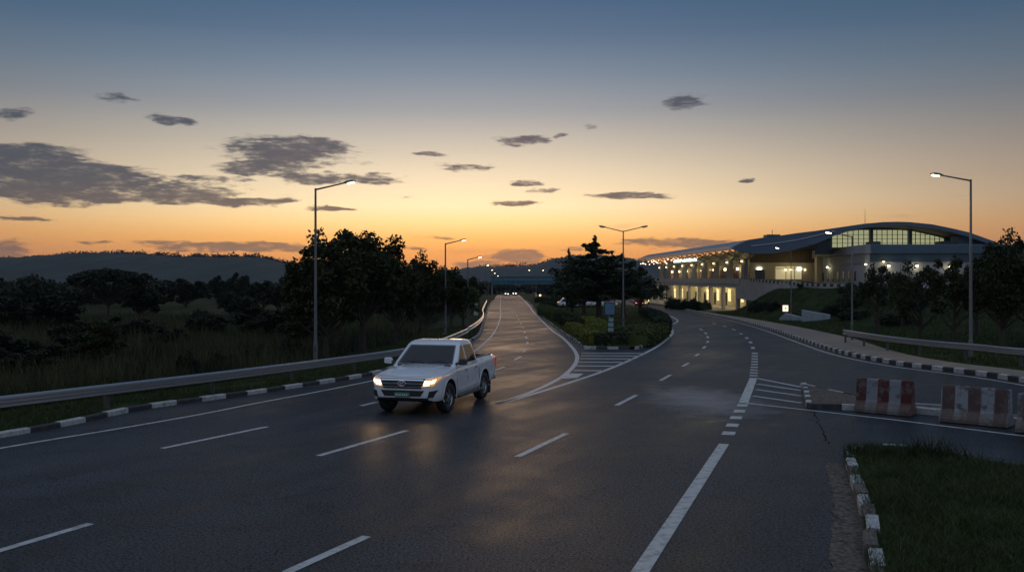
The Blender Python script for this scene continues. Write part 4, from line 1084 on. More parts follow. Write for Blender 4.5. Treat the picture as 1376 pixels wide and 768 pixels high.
# ----------------------------------------------------------------- distant cars
def car_proto():
    t = thing('parked_car', 'car', 'car', (0, 0, 0))
    m = mat('car_paint_white', (.62, .63, .65), .25, coat=.6); g = mat('car_glass', (.01, .012, .015), .08)
    b = MB(); st = [(-2.1, .62, .42, .72), (-2.0, .78, .3, .86), (-1.2, .85, .24, .92), (.9, .85, .24, .90), (1.7, .82, .26, .82), (2.05, .72, .34, .70), (2.12, .6, .42, .62)]
    b.loft([[Vector((x, -w * .92, z0)), Vector((x, -w, z0 + .12)), Vector((x, -w * .98, z1 - .1)), Vector((x, -w * .86, z1)), Vector((x, w * .86, z1)), Vector((x, w * .98, z1 - .1)), Vector((x, w, z0 + .12)), Vector((x, w * .92, z0))] for x, w, z0, z1 in st]); b.build('body', m, t, smooth=True, angle=45)
    b = MB(); b.loft([[Vector((x0, -w, z)), Vector((x1, -w, z)), Vector((x1, w, z)), Vector((x0, w, z))] for x0, x1, w, z in ((-1.75, 1.0, .78, .88), (-1.3, .35, .64, 1.38))]); b.build('window', g, t)
    b = MB(); b.loft([[Vector((x0, -w, z)), Vector((x1, -w, z)), Vector((x1, w, z)), Vector((x0, w, z))] for x0, x1, w, z in ((-1.32, .37, .655, 1.385), (-1.15, .2, .56, 1.46))]); b.build('roof', m, t, bevel=.02)
    for sx in (-1.3, 1.3):
        for sy in (-1, 1):
            b = MB(); M_ = Matrix.Translation((sx, sy * .74, .31)) @ Matrix.Rotation(R(90), 4, 'X'); b.lathe([(0, -.1), (.22, -.1), (.3, -.09), (.31, 0), (.3, .09), (.22, .1), (0, .1)], 16, M=M_); b.build('wheel', M_dark, t, smooth=True)
    for sy in (-1, 1):
        b = MB(); b.box((2.12, sy * .48, .6), (.08, .26, .13)); b.build('headlight', emis('far_headlight', (1, .9, .7), 14), t)
        b = MB(); b.box((-2.10, sy * .5, .68), (.10, .24, .14)); b.build('tail_light', emis('far_tail_light', (1, .05, .03), 3), t)
    return t
M_cd = mat('car_paint_dark', (.03, .032, .036), .25, coat=.6)
cp = car_proto(); _first = [True]
def place_car(x, y, rz, label, dark=False, off=False, z=0.0, group=None, amber=False):
    c = cp if _first[0] else copy_tree(cp)
    _first[0] = False
    c.location = (x, y, z); c.rotation_euler = (0, 0, rz); c['label'] = label
    if group: c['group'] = group
    for ch in c.children:
        if dark and ch.name.split('.')[0] in ('body', 'roof'): ch.data = ch.data.copy(); ch.data.materials[0] = M_cd
        if off and ch.name.split('.')[0] in ('headlight', 'tail_light'): ch.data = ch.data.copy(); ch.data.materials[0] = M_off if 'head' in ch.name else mat('tail_off', (.2, .02, .02), .3)
        if not off and ch.name.split('.')[0] in ('headlight', 'tail_light'): ch.data = ch.data.copy(); ch.data.materials[0] = emis('far_headlight', (1, .9, .7), 14) if 'head' in ch.name else emis('far_tail_light', (1, .05, .03), 3)
        if amber and ch.name.split('.')[0] == 'tail_light': ch.data = ch.data.copy(); ch.data.materials[0] = emis('amber_light', (1, .32, .08), 7)
    return c
PK = 'white cars parked beyond the median trees'
place_car(9.3, 147, R(8), 'white parked car farthest left behind the dark median trunks', off=True, z=.13, group=PK)
place_car(11.9, 149, R(170), 'white parked car in the middle of those behind the median trunks', off=True, z=.13, group=PK)
place_car(14.6, 148, R(8), 'white parked car farthest right behind the median trunks', off=True, z=.13, group=PK)
q = G(862, 412); place_car(q.x, q.y, R(72), 'dark car with red tail lights driving away toward the terminal', dark=True)
place_car(q.x + 2.4, q.y + 14, R(-105), 'dark oncoming car with lit headlights before the terminal road bend', dark=True)
place_car(26.2, 152, R(80), 'dark car with glowing amber rear lights stopped by the arcade hedge', dark=True, amber=True, off=False)
place_car(-1.9, 345, R(-90), 'oncoming car with lit headlights, farthest along the left road', dark=True)
place_car(1.0, 362, R(-90), 'oncoming car with lit headlights near the right side of the far road end', dark=True)
# white bollard and box by the far road
t = thing('bollard', 'white bollard on the far part of the median lawn', 'bollard', (6.9, 268, .13)); b = MB(); b.tube([(0, 0, -.1), (0, 0, 1.35), (0, 0, 1.5)], [.2, .2, .12], 12); b.build('post', mat('white_plastic', (.7, .7, .68), .5), t); b = MB(); b.tube([(0, 0, 1.12), (0, 0, 1.26)], .205, 12); b.build('band', M_dark, t)
t = thing('garden_lamp', 'small amber garden lamp beside the white bollard', 'garden lamp', (8.1, 268, .13)); b = MB(); b.tube([(0, 0, -.1), (0, 0, .5)], .08, 8); b.build('post', M_post, t); b = MB(); b.lathe([(0, .5), (.22, .52), (.25, .72), (.14, .86), (0, .88)], 12); b.build('lamp_globe', emis('amber_globe', (1, .45, .15), 9), t)
x = (645.5 - CX) / F * 108; t = thing('utility_cabinet', 'pale utility cabinet beside the left guardrail end', 'cabinet', (x - .5, 108, 0)); b = MB(); b.box((0, 0, .7), (.5, .4, 1.5)); b.build('body', mat('cabinet_grey', (.45, .47, .46), .6, var=.1), t, bevel=.02); b = MB(); b.box((0, 0, 1.47), (.58, .48, .05)); b.build('cap', M_conc, t); b = MB(); b.box((0, -.205, .75), (.42, .012, 1.2)); b.build('door', mat('cabinet_door', (.4, .42, .42), .6), t)

# ----------------------------------------------------------------- lit sign box and wing walls on the embankment
def wing(poly_px, Y, depth, m, label):
    pts = [P(x, y, Y) for x, y in poly_px]; o = pts[0]
    b = MB(); b.prism([p - o for p in pts], (0.15, depth, 0)); ob = b.build('wing_wall', m, bevel=.03); ob.location = o
    return props(ob, label, 'wall', 'pale wing walls on the embankment')
M_wing = mat('painted_wall_pale', (.30, .34, .385), .7, var=.12, vscale=1.2, dirt=(.2, .2, .2), dscale=1.5, damt=.5)
def sloped_wall(pts3, thick, label):
    """wall of given foot line with a top edge falling along it"""
    b = MB(); o = pts3[0][0]
    rings = []
    for foot, h in pts3:
        d = (pts3[-1][0] - pts3[0][0]).normalized(); n = Vector((-d.y, d.x, 0)) * thick
        f = foot - o; rings.append([f + V2(0, 0, -.6), f + V2(0, 0, h), f + n + V2(0, 0, h), f + n + V2(0, 0, -.6)])
    b.loft(rings); ob = b.build('wing_wall', M_wing, bevel=.03); ob.location = o
    return props(ob, label, 'wall', 'pale wing walls on the embankment')
w1 = P(1047, 428.5, 90); w2 = P(1078, 428, 88)
sloped_wall([(Vector((w1.x, w1.y, .35)), .02), (Vector((w1.x + .55, w1.y, .36)), .52), (Vector((w2.x, w2.y, .4)), .12)], .3, 'pale sloping wall under the lit sign box')
w3 = P(1077, 426.5, 86); w4 = P(1114, 424, 84)
sloped_wall([(Vector((w3.x, w3.y, .55)), .75), (Vector((w4.x, w4.y, .75)), .16)], .3, 'blue-white wedge wall right of the lit sign box')
t = thing('sign_box', 'small square illuminated sign box on the grass slope', 'sign', tuple(Vector((P(1055.5, 421, 90).x, 90.1, .35))))
zb = P(0, 418, 90).z - .35; zt = P(0, 410, 90).z - .35
b = MB(); b.box((0, 0, zb / 2), (.1, .1, zb)); b.build('post', M_post, t)
b = MB(); b.box((0, 0, (zb + zt) / 2), (.60, .16, zt - zb + .08)); b.build('case', M_post, t)
b = MB(); b.box((0, -.088, (zb + zt) / 2), (.52, .02, zt - zb)); f_ = b.build('face', emis('sign_box_face', (1, .80, .52), 1.6), t)
b = MB(); b.box((.02, -.101, (zb + zt) / 2 + .02), (.16, .006, .2)); b.box((-.05, -.1015, (zb + zt) / 2 - .14), (.2, .006, .05)); b.build('emblem', mat('sign_emblem', (.5, .2, .08), .6, emit=(.8, .35, .12), estr=.6), f_)
# ----------------------------------------------------------------- pickup truck
def see_glass():
    m = bpy.data.materials.new('tinted_glass'); m.use_nodes = True; nt = m.node_tree; N = nt.nodes.new; L = nt.links.new
    for n in list(nt.nodes):
        if n.type != 'OUTPUT_MATERIAL': nt.nodes.remove(n)
    tr = N('ShaderNodeBsdfTransparent'); tr.inputs[0].default_value = (.60, .70, .70, 1); gl = N('ShaderNodeBsdfGlossy'); gl.inputs['Roughness'].default_value = .03
    fr = N('ShaderNodeFresnel'); fr.inputs['IOR'].default_value = 1.6; mx = N('ShaderNodeMixShader')
    L(fr.outputs[0], mx.inputs[0]); L(tr.outputs[0], mx.inputs[1]); L(gl.outputs[0], mx.inputs[2]); L(mx.outputs[0], nt.nodes['Material Output'].inputs['Surface'])
    return m
def pickup():
    t = thing('pickup_truck', 'white double cab pickup with its headlights on, driving towards the viewer', 'pickup truck')
    paint = mat('truck_white_paint', (.74, .75, .77), .28, coat=.8, var=.02, vscale=2); dark = M_dark
    glass = see_glass(); chrome = mat('chrome', (.75, .76, .78), .12, 1.0); trim = mat('truck_trim', (.03, .03, .033), .4)
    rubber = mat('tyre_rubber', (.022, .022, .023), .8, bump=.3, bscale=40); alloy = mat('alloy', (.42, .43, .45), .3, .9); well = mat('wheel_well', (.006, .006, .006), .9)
    gap = mat('panel_gap', (.012, .012, .014), .7)
    def sec(x, w, zb, zt, cr):
        z = zt - zb
        half = [(0, zb), (.80 * w, zb), (.94 * w, zb + .02), (.99 * w, zb + .10), (w, zb + .30 * z), (w * 1.0, zb + .55 * z), (.995 * w, zt - .17), (.975 * w, zt - .07), (.935 * w, zt - .02), (.86 * w, zt + .002), (.45 * w, zt + cr * .8), (0, zt + cr)]
        return [Vector((x, a, h)) for a, h in half] + [Vector((x, -a, h)) for a, h in half[-2:0:-1]]
    st = [(2.56, .54, .48, .84, .0), (2.545, .66, .43, .90, .006), (2.50, .76, .39, .945, .02), (2.42, .83, .365, .98, .035), (2.28, .885, .35, 1.01, .05), (2.05, .92, .345, 1.045, .065), (1.65, .93, .34, 1.085, .075), (1.2, .93, .335, 1.125, .07),
          (.95, .93, .335, 1.14, .04), (.4, .93, .33, 1.145, .0), (-.3, .93, .33, 1.15, .0), (-.92, .93, .335, 1.155, .0), (-1.0, .925, .34, 1.19, .0), (-1.5, .925, .36, 1.20, .0), (-2.3, .925, .42, 1.205, .0), (-2.62, .915, .46, 1.205, .0), (-2.74, .88, .50, 1.19, .0), (-2.77, .82, .55, 1.15, .0)]
    b = MB(); b.loft([sec(*s) for s in st])
    body0 = mesh_obj('tmp_body', b.mesh('tmp_body', [paint, well]))
    cutters = []
    def cutter(mbx):
        o = mesh_obj('tmp_cut', mbx.mesh('tmp_cut', well)); cutters.append(o)
        m = body0.modifiers.new('b', 'BOOLEAN'); m.operation = 'DIFFERENCE'; m.object = o; m.solver = 'EXACT'; m.material_mode = 'TRANSFER'
    for ax in (1.54, -1.54):
        for sy in (-1, 1):
            c = MB(); prof = []
            n = 22
            ring = []
            for k in range(n + 1):
                a = math.pi * k / n; ring.append((ax + .49 * math.cos(a), .40 + .47 * math.sin(a)))
            ring += [(ax - .50, .1), (ax + .50, .1)]
            y0, y1 = (.60, 1.2) if sy > 0 else (-1.2, -.60)
            c.loft([[Vector((x, y0, z)) for x, z in ring], [Vector((x, y1, z)) for x, z in ring]]); cutter(c)
    c = MB(); c.span((-2.66, -.76, .74), (-1.06, .76, 1.6)); cutter(c)
    bpy.context.view_layer.update(); dg = bpy.context.evaluated_depsgraph_get()
    me = bpy.data.meshes.new_from_object(body0.evaluated_get(dg)); me.name = 'body'
    for o in [body0] + cutters: bpy.data.objects.remove(o)
    for p in me.polygons:
        p.use_smooth = True
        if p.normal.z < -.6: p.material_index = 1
    me.set_sharp_from_angle(angle=R(38))
    body = mesh_obj('body', me, t)
    bm = bmesh.new(); bm.from_mesh(me); bv = BVHTree.FromBMesh(bm)
    def cast(o, d, fallback=None):
        h = bv.ray_cast(Vector(o), Vector(d)); return (h[0], h[1]) if h[0] is not None else (None, None)
    def patch_front(name, corners, m, off=.006, nx=12, nz=5, parent=t, thick=.02):
        """sheet following the front of the body; corners (y,z): outer-left bottom, right bottom, right top, left top"""
        bl, br, tr, tl = corners; mb = MB(); grid = []
        for j in range(nz + 1):
            row = []
            for i in range(nx + 1):
                u = i / nx; v = j / nz
                y = (bl[0] * (1 - u) + br[0] * u) * (1 - v) + (tl[0] * (1 - u) + tr[0] * u) * v
                z = (bl[1] * (1 - u) + br[1] * u) * (1 - v) + (tl[1] * (1 - u) + tr[1] * u) * v
                h, n = cast((4, y, z), (-1, 0, 0))
                if h is None: h, n = Vector((2.3, y, z)), Vector((1, 0, 0))
                if n.x < 0: n = -n
                row.append((h + n * off, h - n * thick * .5))
            grid.append(row)
        W = nx + 1; vs = [q[0] for r in grid for q in r] + [q[1] for r in grid for q in r]; K = W * (nz + 1); fs = []
        for j in range(nz):
            for i in range(nx): fs.append((j * W + i, j * W + i + 1, (j + 1) * W + i + 1, (j + 1) * W + i))
        rim = [i for i in range(W)] + [j * W + nx for j in range(1, nz + 1)] + [nz * W + i for i in range(nx - 1, -1, -1)] + [j * W for j in range(nz - 1, 0, -1)]
        for a, c_ in zip(rim, rim[1:] + rim[:1]): fs.append((a, K + a, K + c_, c_))
        mb.add(vs, fs); return mb.build(name, m, parent, smooth=True, angle=50)
    def side_strip(name, pts, w, m, sy, off=.004, parent=t, h=.008):
        """narrow strip on the flank through (x,z) points"""
        P3 = []
        for x, z in pts:
            hh, n = cast((x, sy * 3, z), (0, -sy, 0))
            if hh is None: continue
            P3.append(Vector((x, hh.y + sy * off, z)))
        mb = MB()
        rings = []
        for i, p in enumerate(P3):
            d = (P3[min(i + 1, len(P3) - 1)] - P3[max(i - 1, 0)]).normalized(); s = Vector((0, sy, 0)).cross(d).normalized() * w / 2; o = Vector((0, sy * h, 0))
            rings.append([p - s - o, p - s + o * .2, p + s + o * .2, p + s - o])
        mb.loft(rings); return mb.build(name, m, parent)
    # cabin: raked prism with rounded roof
    def ring(x0, x1, w, z, r=.10):
        out = []
        for (cx, cy, a0) in ((x1 - r, w - r, 0), (x0 + r, w - r, 90), (x0 + r, -w + r, 180), (x1 - r, -w + r, 270)):
            for k in range(5):
                a = R(a0 + 22.5 * k); out.append(Vector((cx + r * math.cos(a), cy + r * math.sin(a), z)))
        return out
    lev = [(-.95, 1.06, .905, 1.10, .10), (-.945, 1.0, .90, 1.16, .10), (-.80, .28, .765, 1.665, .10), (-.77, .17, .735, 1.725, .12), (-.70, .06, .68, 1.765, .16), (-.58, -.06, .56, 1.785, .2), (-.40, -.2, .30, 1.793, .2)]
    b = MB(); b.loft([ring(*l) for l in lev])
    cab0 = mesh_obj('tmp_cab', b.mesh('tmp_cab', [paint, well]))
    def face(z, which, s):     # corner coordinate on the flat cabin sides between z 1.16 and 1.68
        f = (z - 1.16) / .505; x0 = -.945 + f * (.145); x1 = 1.0 - f * .72; w = .90 - f * .135
        return x0, x1, w
    def pane(name, pts, n, m=glass, th=.012, parent=t, off=.006):
        n = Vector(n).normalized(); pts = [Vector(p) for p in pts]; mb = MB(); mb.prism([p + n * off for p in pts], -n * th); return mb.build(name, m, parent)
    def side_pts(xz, sy):
        out = []
        for x, z in xz:
            _, _, w = face(z, 0, 0); out.append((x, sy * w, z))
        return out
    # hollow the cabin and cut the window openings
    cuts = []
    def cutc(mbx):
        o = mesh_obj('tmp_cut', mbx.mesh('tmp_cut', well)); cuts.append(o); m_ = cab0.modifiers.new('b', 'BOOLEAN'); m_.operation = 'DIFFERENCE'; m_.object = o; m_.solver = 'EXACT'; m_.material_mode = 'TRANSFER'
    inn = MB(); inn.loft([ring(x0 + .05, x1 - .06, w - .05, z, r) for x0, x1, w, z, r in ((-.95, 1.10, .905, 1.02, .08), (-.945, 1.0, .90, 1.16, .08), (-.80, .28, .765, 1.665, .08), (-.74, .16, .70, 1.725, .1))]); cutc(inn)
    def cut_pane(pts, n):
        n = Vector(n).normalized(); pts = [Vector(p) for p in pts]; q = MB(); q.prism([p + n * .12 for p in pts], -n * .26); cutc(q)
    f = lambda z, y: Vector((face(z, 0, 0)[1], y, z)); g_ = lambda z, y: Vector((face(z, 0, 0)[0], y, z))
    cut_pane([f(1.20, -.76), f(1.20, .76), f(1.645, .635), f(1.645, -.635)], (.505, 0, .72))
    cut_pane([g_(1.30, -.66), g_(1.30, .66), g_(1.61, .58), g_(1.61, -.58)], (-.52, 0, .145))
    for sy in (-1, 1):
        cut_pane(side_pts([(.77, 1.20), (.115, 1.20), (.115, 1.645), (.25, 1.645)], sy), (0, sy * .52, .135))
        cut_pane(side_pts([(.005, 1.20), (-.72, 1.20), (-.685, 1.48), (-.61, 1.645), (.005, 1.645)], sy), (0, sy * .52, .135))
    bpy.context.view_layer.update(); cme = bpy.data.meshes.new_from_object(cab0.evaluated_get(bpy.context.evaluated_depsgraph_get())); cme.name = 'cabin'
    for o in [cab0] + cuts: bpy.data.objects.remove(o)
    for p in cme.polygons: p.use_smooth = True
    cme.set_sharp_from_angle(angle=R(38)); cab = mesh_obj('cabin', cme, t)
    seatm = mat('seat_fabric', (.09, .09, .095), .85)
    mb = MB(); mb.span((-.88, -.82, 1.10), (.96, .82, 1.165)); mb.build('interior_floor', well, cab)
    for y in (-.38, .38):
        mb = MB(); mb.loft([[Vector((x0, y - w, z)), Vector((x1, y - w, z)), Vector((x1, y + w, z)), Vector((x0, y + w, z))] for x0, x1, w, z in ((-.22, -.04, .24, 1.16), (-.30, -.16, .22, 1.36), (-.32, -.22, .12, 1.40), (-.33, -.22, .13, 1.56), (-.32, -.25, .10, 1.58))]); mb.build('front_seat', seatm, cab, bevel=.02)
    mb = MB(); mb.loft([[Vector((x0, -w, z)), Vector((x1, -w, z)), Vector((x1, w, z)), Vector((x0, w, z))] for x0, x1, w, z in ((-.80, -.66, .68, 1.16), (-.80, -.72, .62, 1.36))])
    for y in (-.42, .0, .42): mb.box((-.77, y, 1.42), (.07, .22, .13))
    mb.build('rear_seat', seatm, cab)
    mb = MB(); mb.tube([Vector((.52 + .05 * math.sin(a), .38 + .19 * math.cos(a), 1.20 + .17 * math.sin(a))) for a in np.linspace(0, 2 * math.pi, 25)], .016, 6); mb.build('steering_wheel', well, cab)
    mb = MB(); mb.loft([[Vector((.62, -.72, 1.16)), Vector((.95, -.72, 1.16)), Vector((.93, -.72, 1.19)), Vector((.66, -.72, 1.215))], [Vector((.62, .72, 1.16)), Vector((.95, .72, 1.16)), Vector((.93, .72, 1.19)), Vector((.66, .72, 1.215))]]); mb.build('dashboard', well, cab)
    # windscreen
    f = lambda z, y: Vector((face(z, 0, 0)[1], y, z))
    nW = Vector((.505, 0, .72))
    pane('windscreen', [f(1.185, -.79), f(1.185, .79), f(1.655, .66), f(1.655, -.66)], nW)
    nR = Vector((-.52, 0, .145)); g_ = lambda z, y: Vector((face(z, 0, 0)[0], y, z))
    pane('rear_window', [g_(1.28, -.68), g_(1.28, .68), g_(1.62, .60), g_(1.62, -.60)], nR)
    for sy in (-1, 1):
        nS = Vector((0, sy * .52, .135))
        pane('side_window', side_pts([(.80, 1.185), (.10, 1.185), (.10, 1.652), (.26, 1.652)], sy), nS)
        pane('side_window', side_pts([(.02, 1.185), (-.74, 1.185), (-.70, 1.48), (-.62, 1.652), (.02, 1.652)], sy), nS)
        # door gaps, handles, sill trim, step
        for xs in ([(.98, 1.1), (1.0, .8), (.96, .55), (.88, .42)], [(.06, 1.12), (.06, .8), (.05, .42)], [(-.86, 1.12), (-.87, .9), (-.95, .75), (-1.0, .62)], [(-1.0, 1.16), (-1.0, .95), (-1.0, .62)]):
            side_strip('door_gap', xs, .012, gap, sy)
        side_strip('door_gap', [(.88, .42), (.4, .41), (0, .41), (-.6, .41), (-.98, .43)], .012, gap, sy)
        for x in (.18, -.72):
            side_strip('door_handle', [(x, 1.0), (x + .08, 1.003), (x + .17, 1.0)], .035, chrome, sy, off=.03, h=.02)
        mb = MB(); mb.box((-.02, sy * .90, .335), (1.85, .17, .05)); mb.box((-.02, sy * .82, .30), (1.8, .06, .05)); mb.build('side_step', trim, t, bevel=.015)
        for ax in (1.54, -1.54):
            mb = MB(); pts = []
            for k in range(21):
                a = R(-8 + 196 * k / 20); x, z = ax + .505 * math.cos(a), .40 + .485 * math.sin(a)
                h, n = cast((x, sy * 3, z), (0, -sy, 0)); pts.append(Vector((x, (sy * .93 if h is None or abs(h.y) < .8 else h.y), z)))
            mb.tube(pts, .011, 6); mb.build('wheel_arch', paint, t, smooth=True)
        # mirror
        mt_ = MB(); mt_.loft([[Vector((.93 + dx, sy * (.98 + yy * .85), 1.17 + zz * .82)) for yy, zz in ((-.02, .0), (.19, .01), (.215, .05), (.215, .17), (.18, .21), (0, .20), (-.03, .14))] for dx in (-.09, .06)] ); mir = mt_.build('mirror', trim if sy > 0 else paint, t, bevel=.025)
        mb = MB(); mb.tube([(.93, sy * .86, 1.2), (.92, sy * 1.0, 1.24)], .03, 8); mb.build('arm', trim, mir)
        mb = MB(); mb.span((.83, sy * 1.0, 1.20), (.838, sy * 1.14, 1.31)); mb.build('mirror_glass', chrome, mir)
        # tail light
        mb = MB(); mb.box((-2.72, sy * .868, .98), (.12, .10, .30)); mb.build('tail_light', mat('tail_light_red', (.35, .01, .01), .2, emit=(1, .06, .03), estr=.2), t, bevel=.03)
        mb = MB(); mb.box((-2.06, sy * .82, .30), (.02, .24, .36)); mb.build('mud_flap', trim, t)
    # front: grille, bars, lamps, bumper
    gr = patch_front('grille', [(-.50, .70), (.50, .70), (.60, .945), (-.60, .945)], dark, .012, 16, 6)
    for z0, z1 in ((.735, .757), (.81, .84), (.895, .918)):
        patch_front('grille_bar', [(-.52 - .3 * (z0 - .735), z0), (.52 + .3 * (z0 - .735), z0), (.52 + .3 * (z0 - .735), z1), (-.52 - .3 * (z0 - .735), z1)], chrome, .032, 16, 2, gr, .03)
    # oval emblem of three rings at the middle bar
    mb = MB()
    def ell(cy, cz, ry, rz_, r=.008, n=28):
        pts = [Vector((2.605, cy + ry * math.cos(2 * math.pi * k / n), cz + rz_ * math.sin(2 * math.pi * k / n))) for k in range(n + 1)]; mb.tube(pts, r, 6)
    ell(0, .835, .10, .066); ell(0, .835, .034, .062, .006); ell(0, .861, .064, .025, .006)
    mb.build('emblem', chrome, gr, smooth=True)
    mb = MB(); mb.box((2.575, 0, .835), (.045, .17, .11)); mb.build('emblem_plate', dark, gr, bevel=.02)
    lamp_on = emis('headlight_glow', (1, .72, .38), 16); lamp_h = mat('headlight_housing', (.3, .26, .22), .12, coat=.6, emit=(1, .42, .12), estr=.55)
    for s in (-1, 1):
        c4 = [(s * .52, .745), (s * .80, .775), (s * .915, .985), (s * .60, .925)]
        if s < 0: c4 = [c4[1], c4[0], c4[3], c4[2]]
        hl = patch_front('headlight', c4, lamp_h, .012, 10, 5)
        c5 = [(s * .57, .785), (s * .70, .795), (s * .73, .895), (s * .60, .885)]
        if s < 0: c5 = [c5[1], c5[0], c5[3], c5[2]]
        patch_front('bulb', c5, lamp_on, .02, 8, 4, hl)
        c7 = [(s * .735, .82), (s * .80, .84), (s * .83, .925), (s * .76, .905)]
        if s < 0: c7 = [c7[1], c7[0], c7[3], c7[2]]
        patch_front('side_bulb', c7, emis('sidelight_glow', (1, .62, .28), 4), .02, 5, 4, hl)
        c6 = [(s * .66, .475), (s * .79, .485), (s * .87, .66), (s * .70, .635)]
        if s < 0: c6 = [c6[1], c6[0], c6[3], c6[2]]
        fr = patch_front('fog_recess', c6, dark, .007, 6, 5)
        ld = bpy.data.lights.new('headlight_beam', 'SPOT'); ld.energy = 13; ld.color = (1, .60, .28); ld.spot_size = R(100); ld.spot_blend = .9; ld.shadow_soft_size = .1
        lo = bpy.data.objects.new('headlight_beam', ld); COL.objects.link(lo); lo.parent = t; lo.location = (2.66, s * .68, .86); lo.rotation_euler = (0, R(-(90 - 3)), 0)
    patch_front('intake', [(-.48, .505), (.48, .505), (.58, .655), (-.58, .655)], dark, .010, 16, 5)
    patch_front('bumper_lip', [(-.66, .425), (.66, .425), (.70, .47), (-.70, .47)], trim, .01, 16, 2)
    pl = patch_front('number_plate', [(-.20, .485), (.20, .485), (.20, .605), (-.20, .605)], mat('plate_green', (.10, .22, .18), .4), .030, 4, 3)
    mb = MB(); 
    for k, (y, w) in enumerate(((-.13, .04), (-.075, .045), (-.02, .035), (.05, .045), (.105, .03), (.15, .035))): mb.box((2.602, -y, .545), (.004, w, .045))
    mb.build('plate_characters', mat('plate_text', (.45, .62, .55), .5), pl)
    # bonnet creases and shut line
    mb = MB()
    for s in (-1, 1):
        pts = []
        for k in range(13):
            x = 2.28 - k * .105; h, n = cast((x, s * (.42 + .012 * k), 3), (0, 0, -1))
            if h is not None: pts.append(h + V2(0, 0, .004))
        mb.tube(pts, .014, 6)
    mb.build('bonnet_crease', paint, t, smooth=True)
    pts = []
    for k in range(15):
        y = -.80 + 1.60 * k / 14; h, n = cast((2.37 + .10 * (1 - (y / .8) ** 2), y, 3), (0, 0, -1))
        if h is not None: pts.append(h + V2(0, 0, .001))
    mb = MB(); mb.tube(pts, .006, 5); mb.build('bonnet_gap', gap, t)
    mb = MB(); mb.box((.99, 0, 1.165), (.10, 1.5, .03)); mb.build('cowl', dark, t)
    for y0, y1 in ((-.62, .0), (.08, .66)):
        mb = MB(); mb.tube([(1.0, y0, 1.195), (.88, (y0 + y1) / 2, 1.30), (.965, y1, 1.21)], .008, 5); mb.build('wiper', trim, t)
    mb = MB(); mb.tube([(-.10, 0, 1.80), (-.16, 0, 1.86), (-.22, 0, 1.96)], [.02, .008, .004], 6); mb.build('antenna', trim, t)
    mb = MB(); mb.span((-2.68, -.78, 1.20), (-1.04, -.74, 1.235)); mb.span((-2.68, .74, 1.20), (-1.04, .78, 1.235)); mb.build('bed_rail', trim, t, bevel=.008)
    mb = MB(); mb.box((-2.86, 0, .52), (.16, 1.7, .14)); mb.build('rear_bumper', chrome, t, bevel=.02)
    # seats and mirror glimpsed through the glass are left dark; wheels
    def wheel():
        M0 = Matrix.Rotation(R(90), 4, 'X')
        o = thing('wheel', None, None)
        b = MB(); b.lathe([(.235, -.11), (.30, -.128), (.365, -.12), (.385, -.09), (.388, 0), (.385, .09), (.365, .12), (.30, .128), (.235, .11)], 36, M=M0, closed=True); b.build('tyre', rubber, o, smooth=True, angle=50)
        b = MB(); b.lathe([(.238, -.11), (.245, -.112), (.225, -.085), (.215, .0), (.225, .085), (.245, .112), (.238, .11)], 36, M=M0)
        for k in range(6):
            a = 2 * math.pi * k / 6; Mk = M0 @ Matrix.Rotation(a, 4, 'Z')
            for dz in (-1, 1):
                b.loft([[Mk @ Vector((r, -w, dz * z0)), Mk @ Vector((r, w, dz * z0)), Mk @ Vector((r, w * .8, dz * (z0 - .03))), Mk @ Vector((r, -w * .8, dz * (z0 - .03)))] for r, w, z0 in ((.04, .05, .095), (.14, .035, .10), (.232, .045, .085))])
        b.lathe([(0, -.105), (.05, -.105), (.065, -.09), (.065, .09), (.05, .105), (0, .105)], 18, M=M0)
        b.build('rim', alloy, o, smooth=True, angle=35)
        b = MB(); b.lathe([(0, -.02), (.20, -.02), (.20, .02), (0, .02)], 24, M=M0); b.build('brake_disc', M_post, o)
        return o
    w0 = wheel(); first = True
    for ax in (1.54, -1.54):
        for sy in (-1, 1):
            o = w0 if first else copy_tree(w0); first = False
            o.parent = t; o.location = (ax, sy * .79, .388)
            if ax > 0: o.rotation_euler = (0, R(20), R(-4))
    mb = MB()
    for ax in (1.54, -1.54): mb.tube([(ax, -.7, .38), (ax, .7, .38)], .06, 8)
    mb.span((-2.5, -.45, .34), (2.2, -.3, .46)); mb.span((-2.5, .3, .34), (2.2, .45, .46)); mb.build('chassis', well, t)
    return t
trk = pickup()
S_ = 1.07; sinp = .262; cosp = math.sqrt(1 - sinp ** 2); hd = Vector((-sinp, -cosp, 0)); lf = Vector((cosp, -sinp, 0))
Bp = G(604, 553.5); org = Bp - (hd * 1.54 + lf * .9) * S_
trk.location = (org.x, org.y, 0.0); trk.rotation_euler = (0, 0, math.atan2(hd.y, hd.x)); trk.scale = (S_, S_, S_)
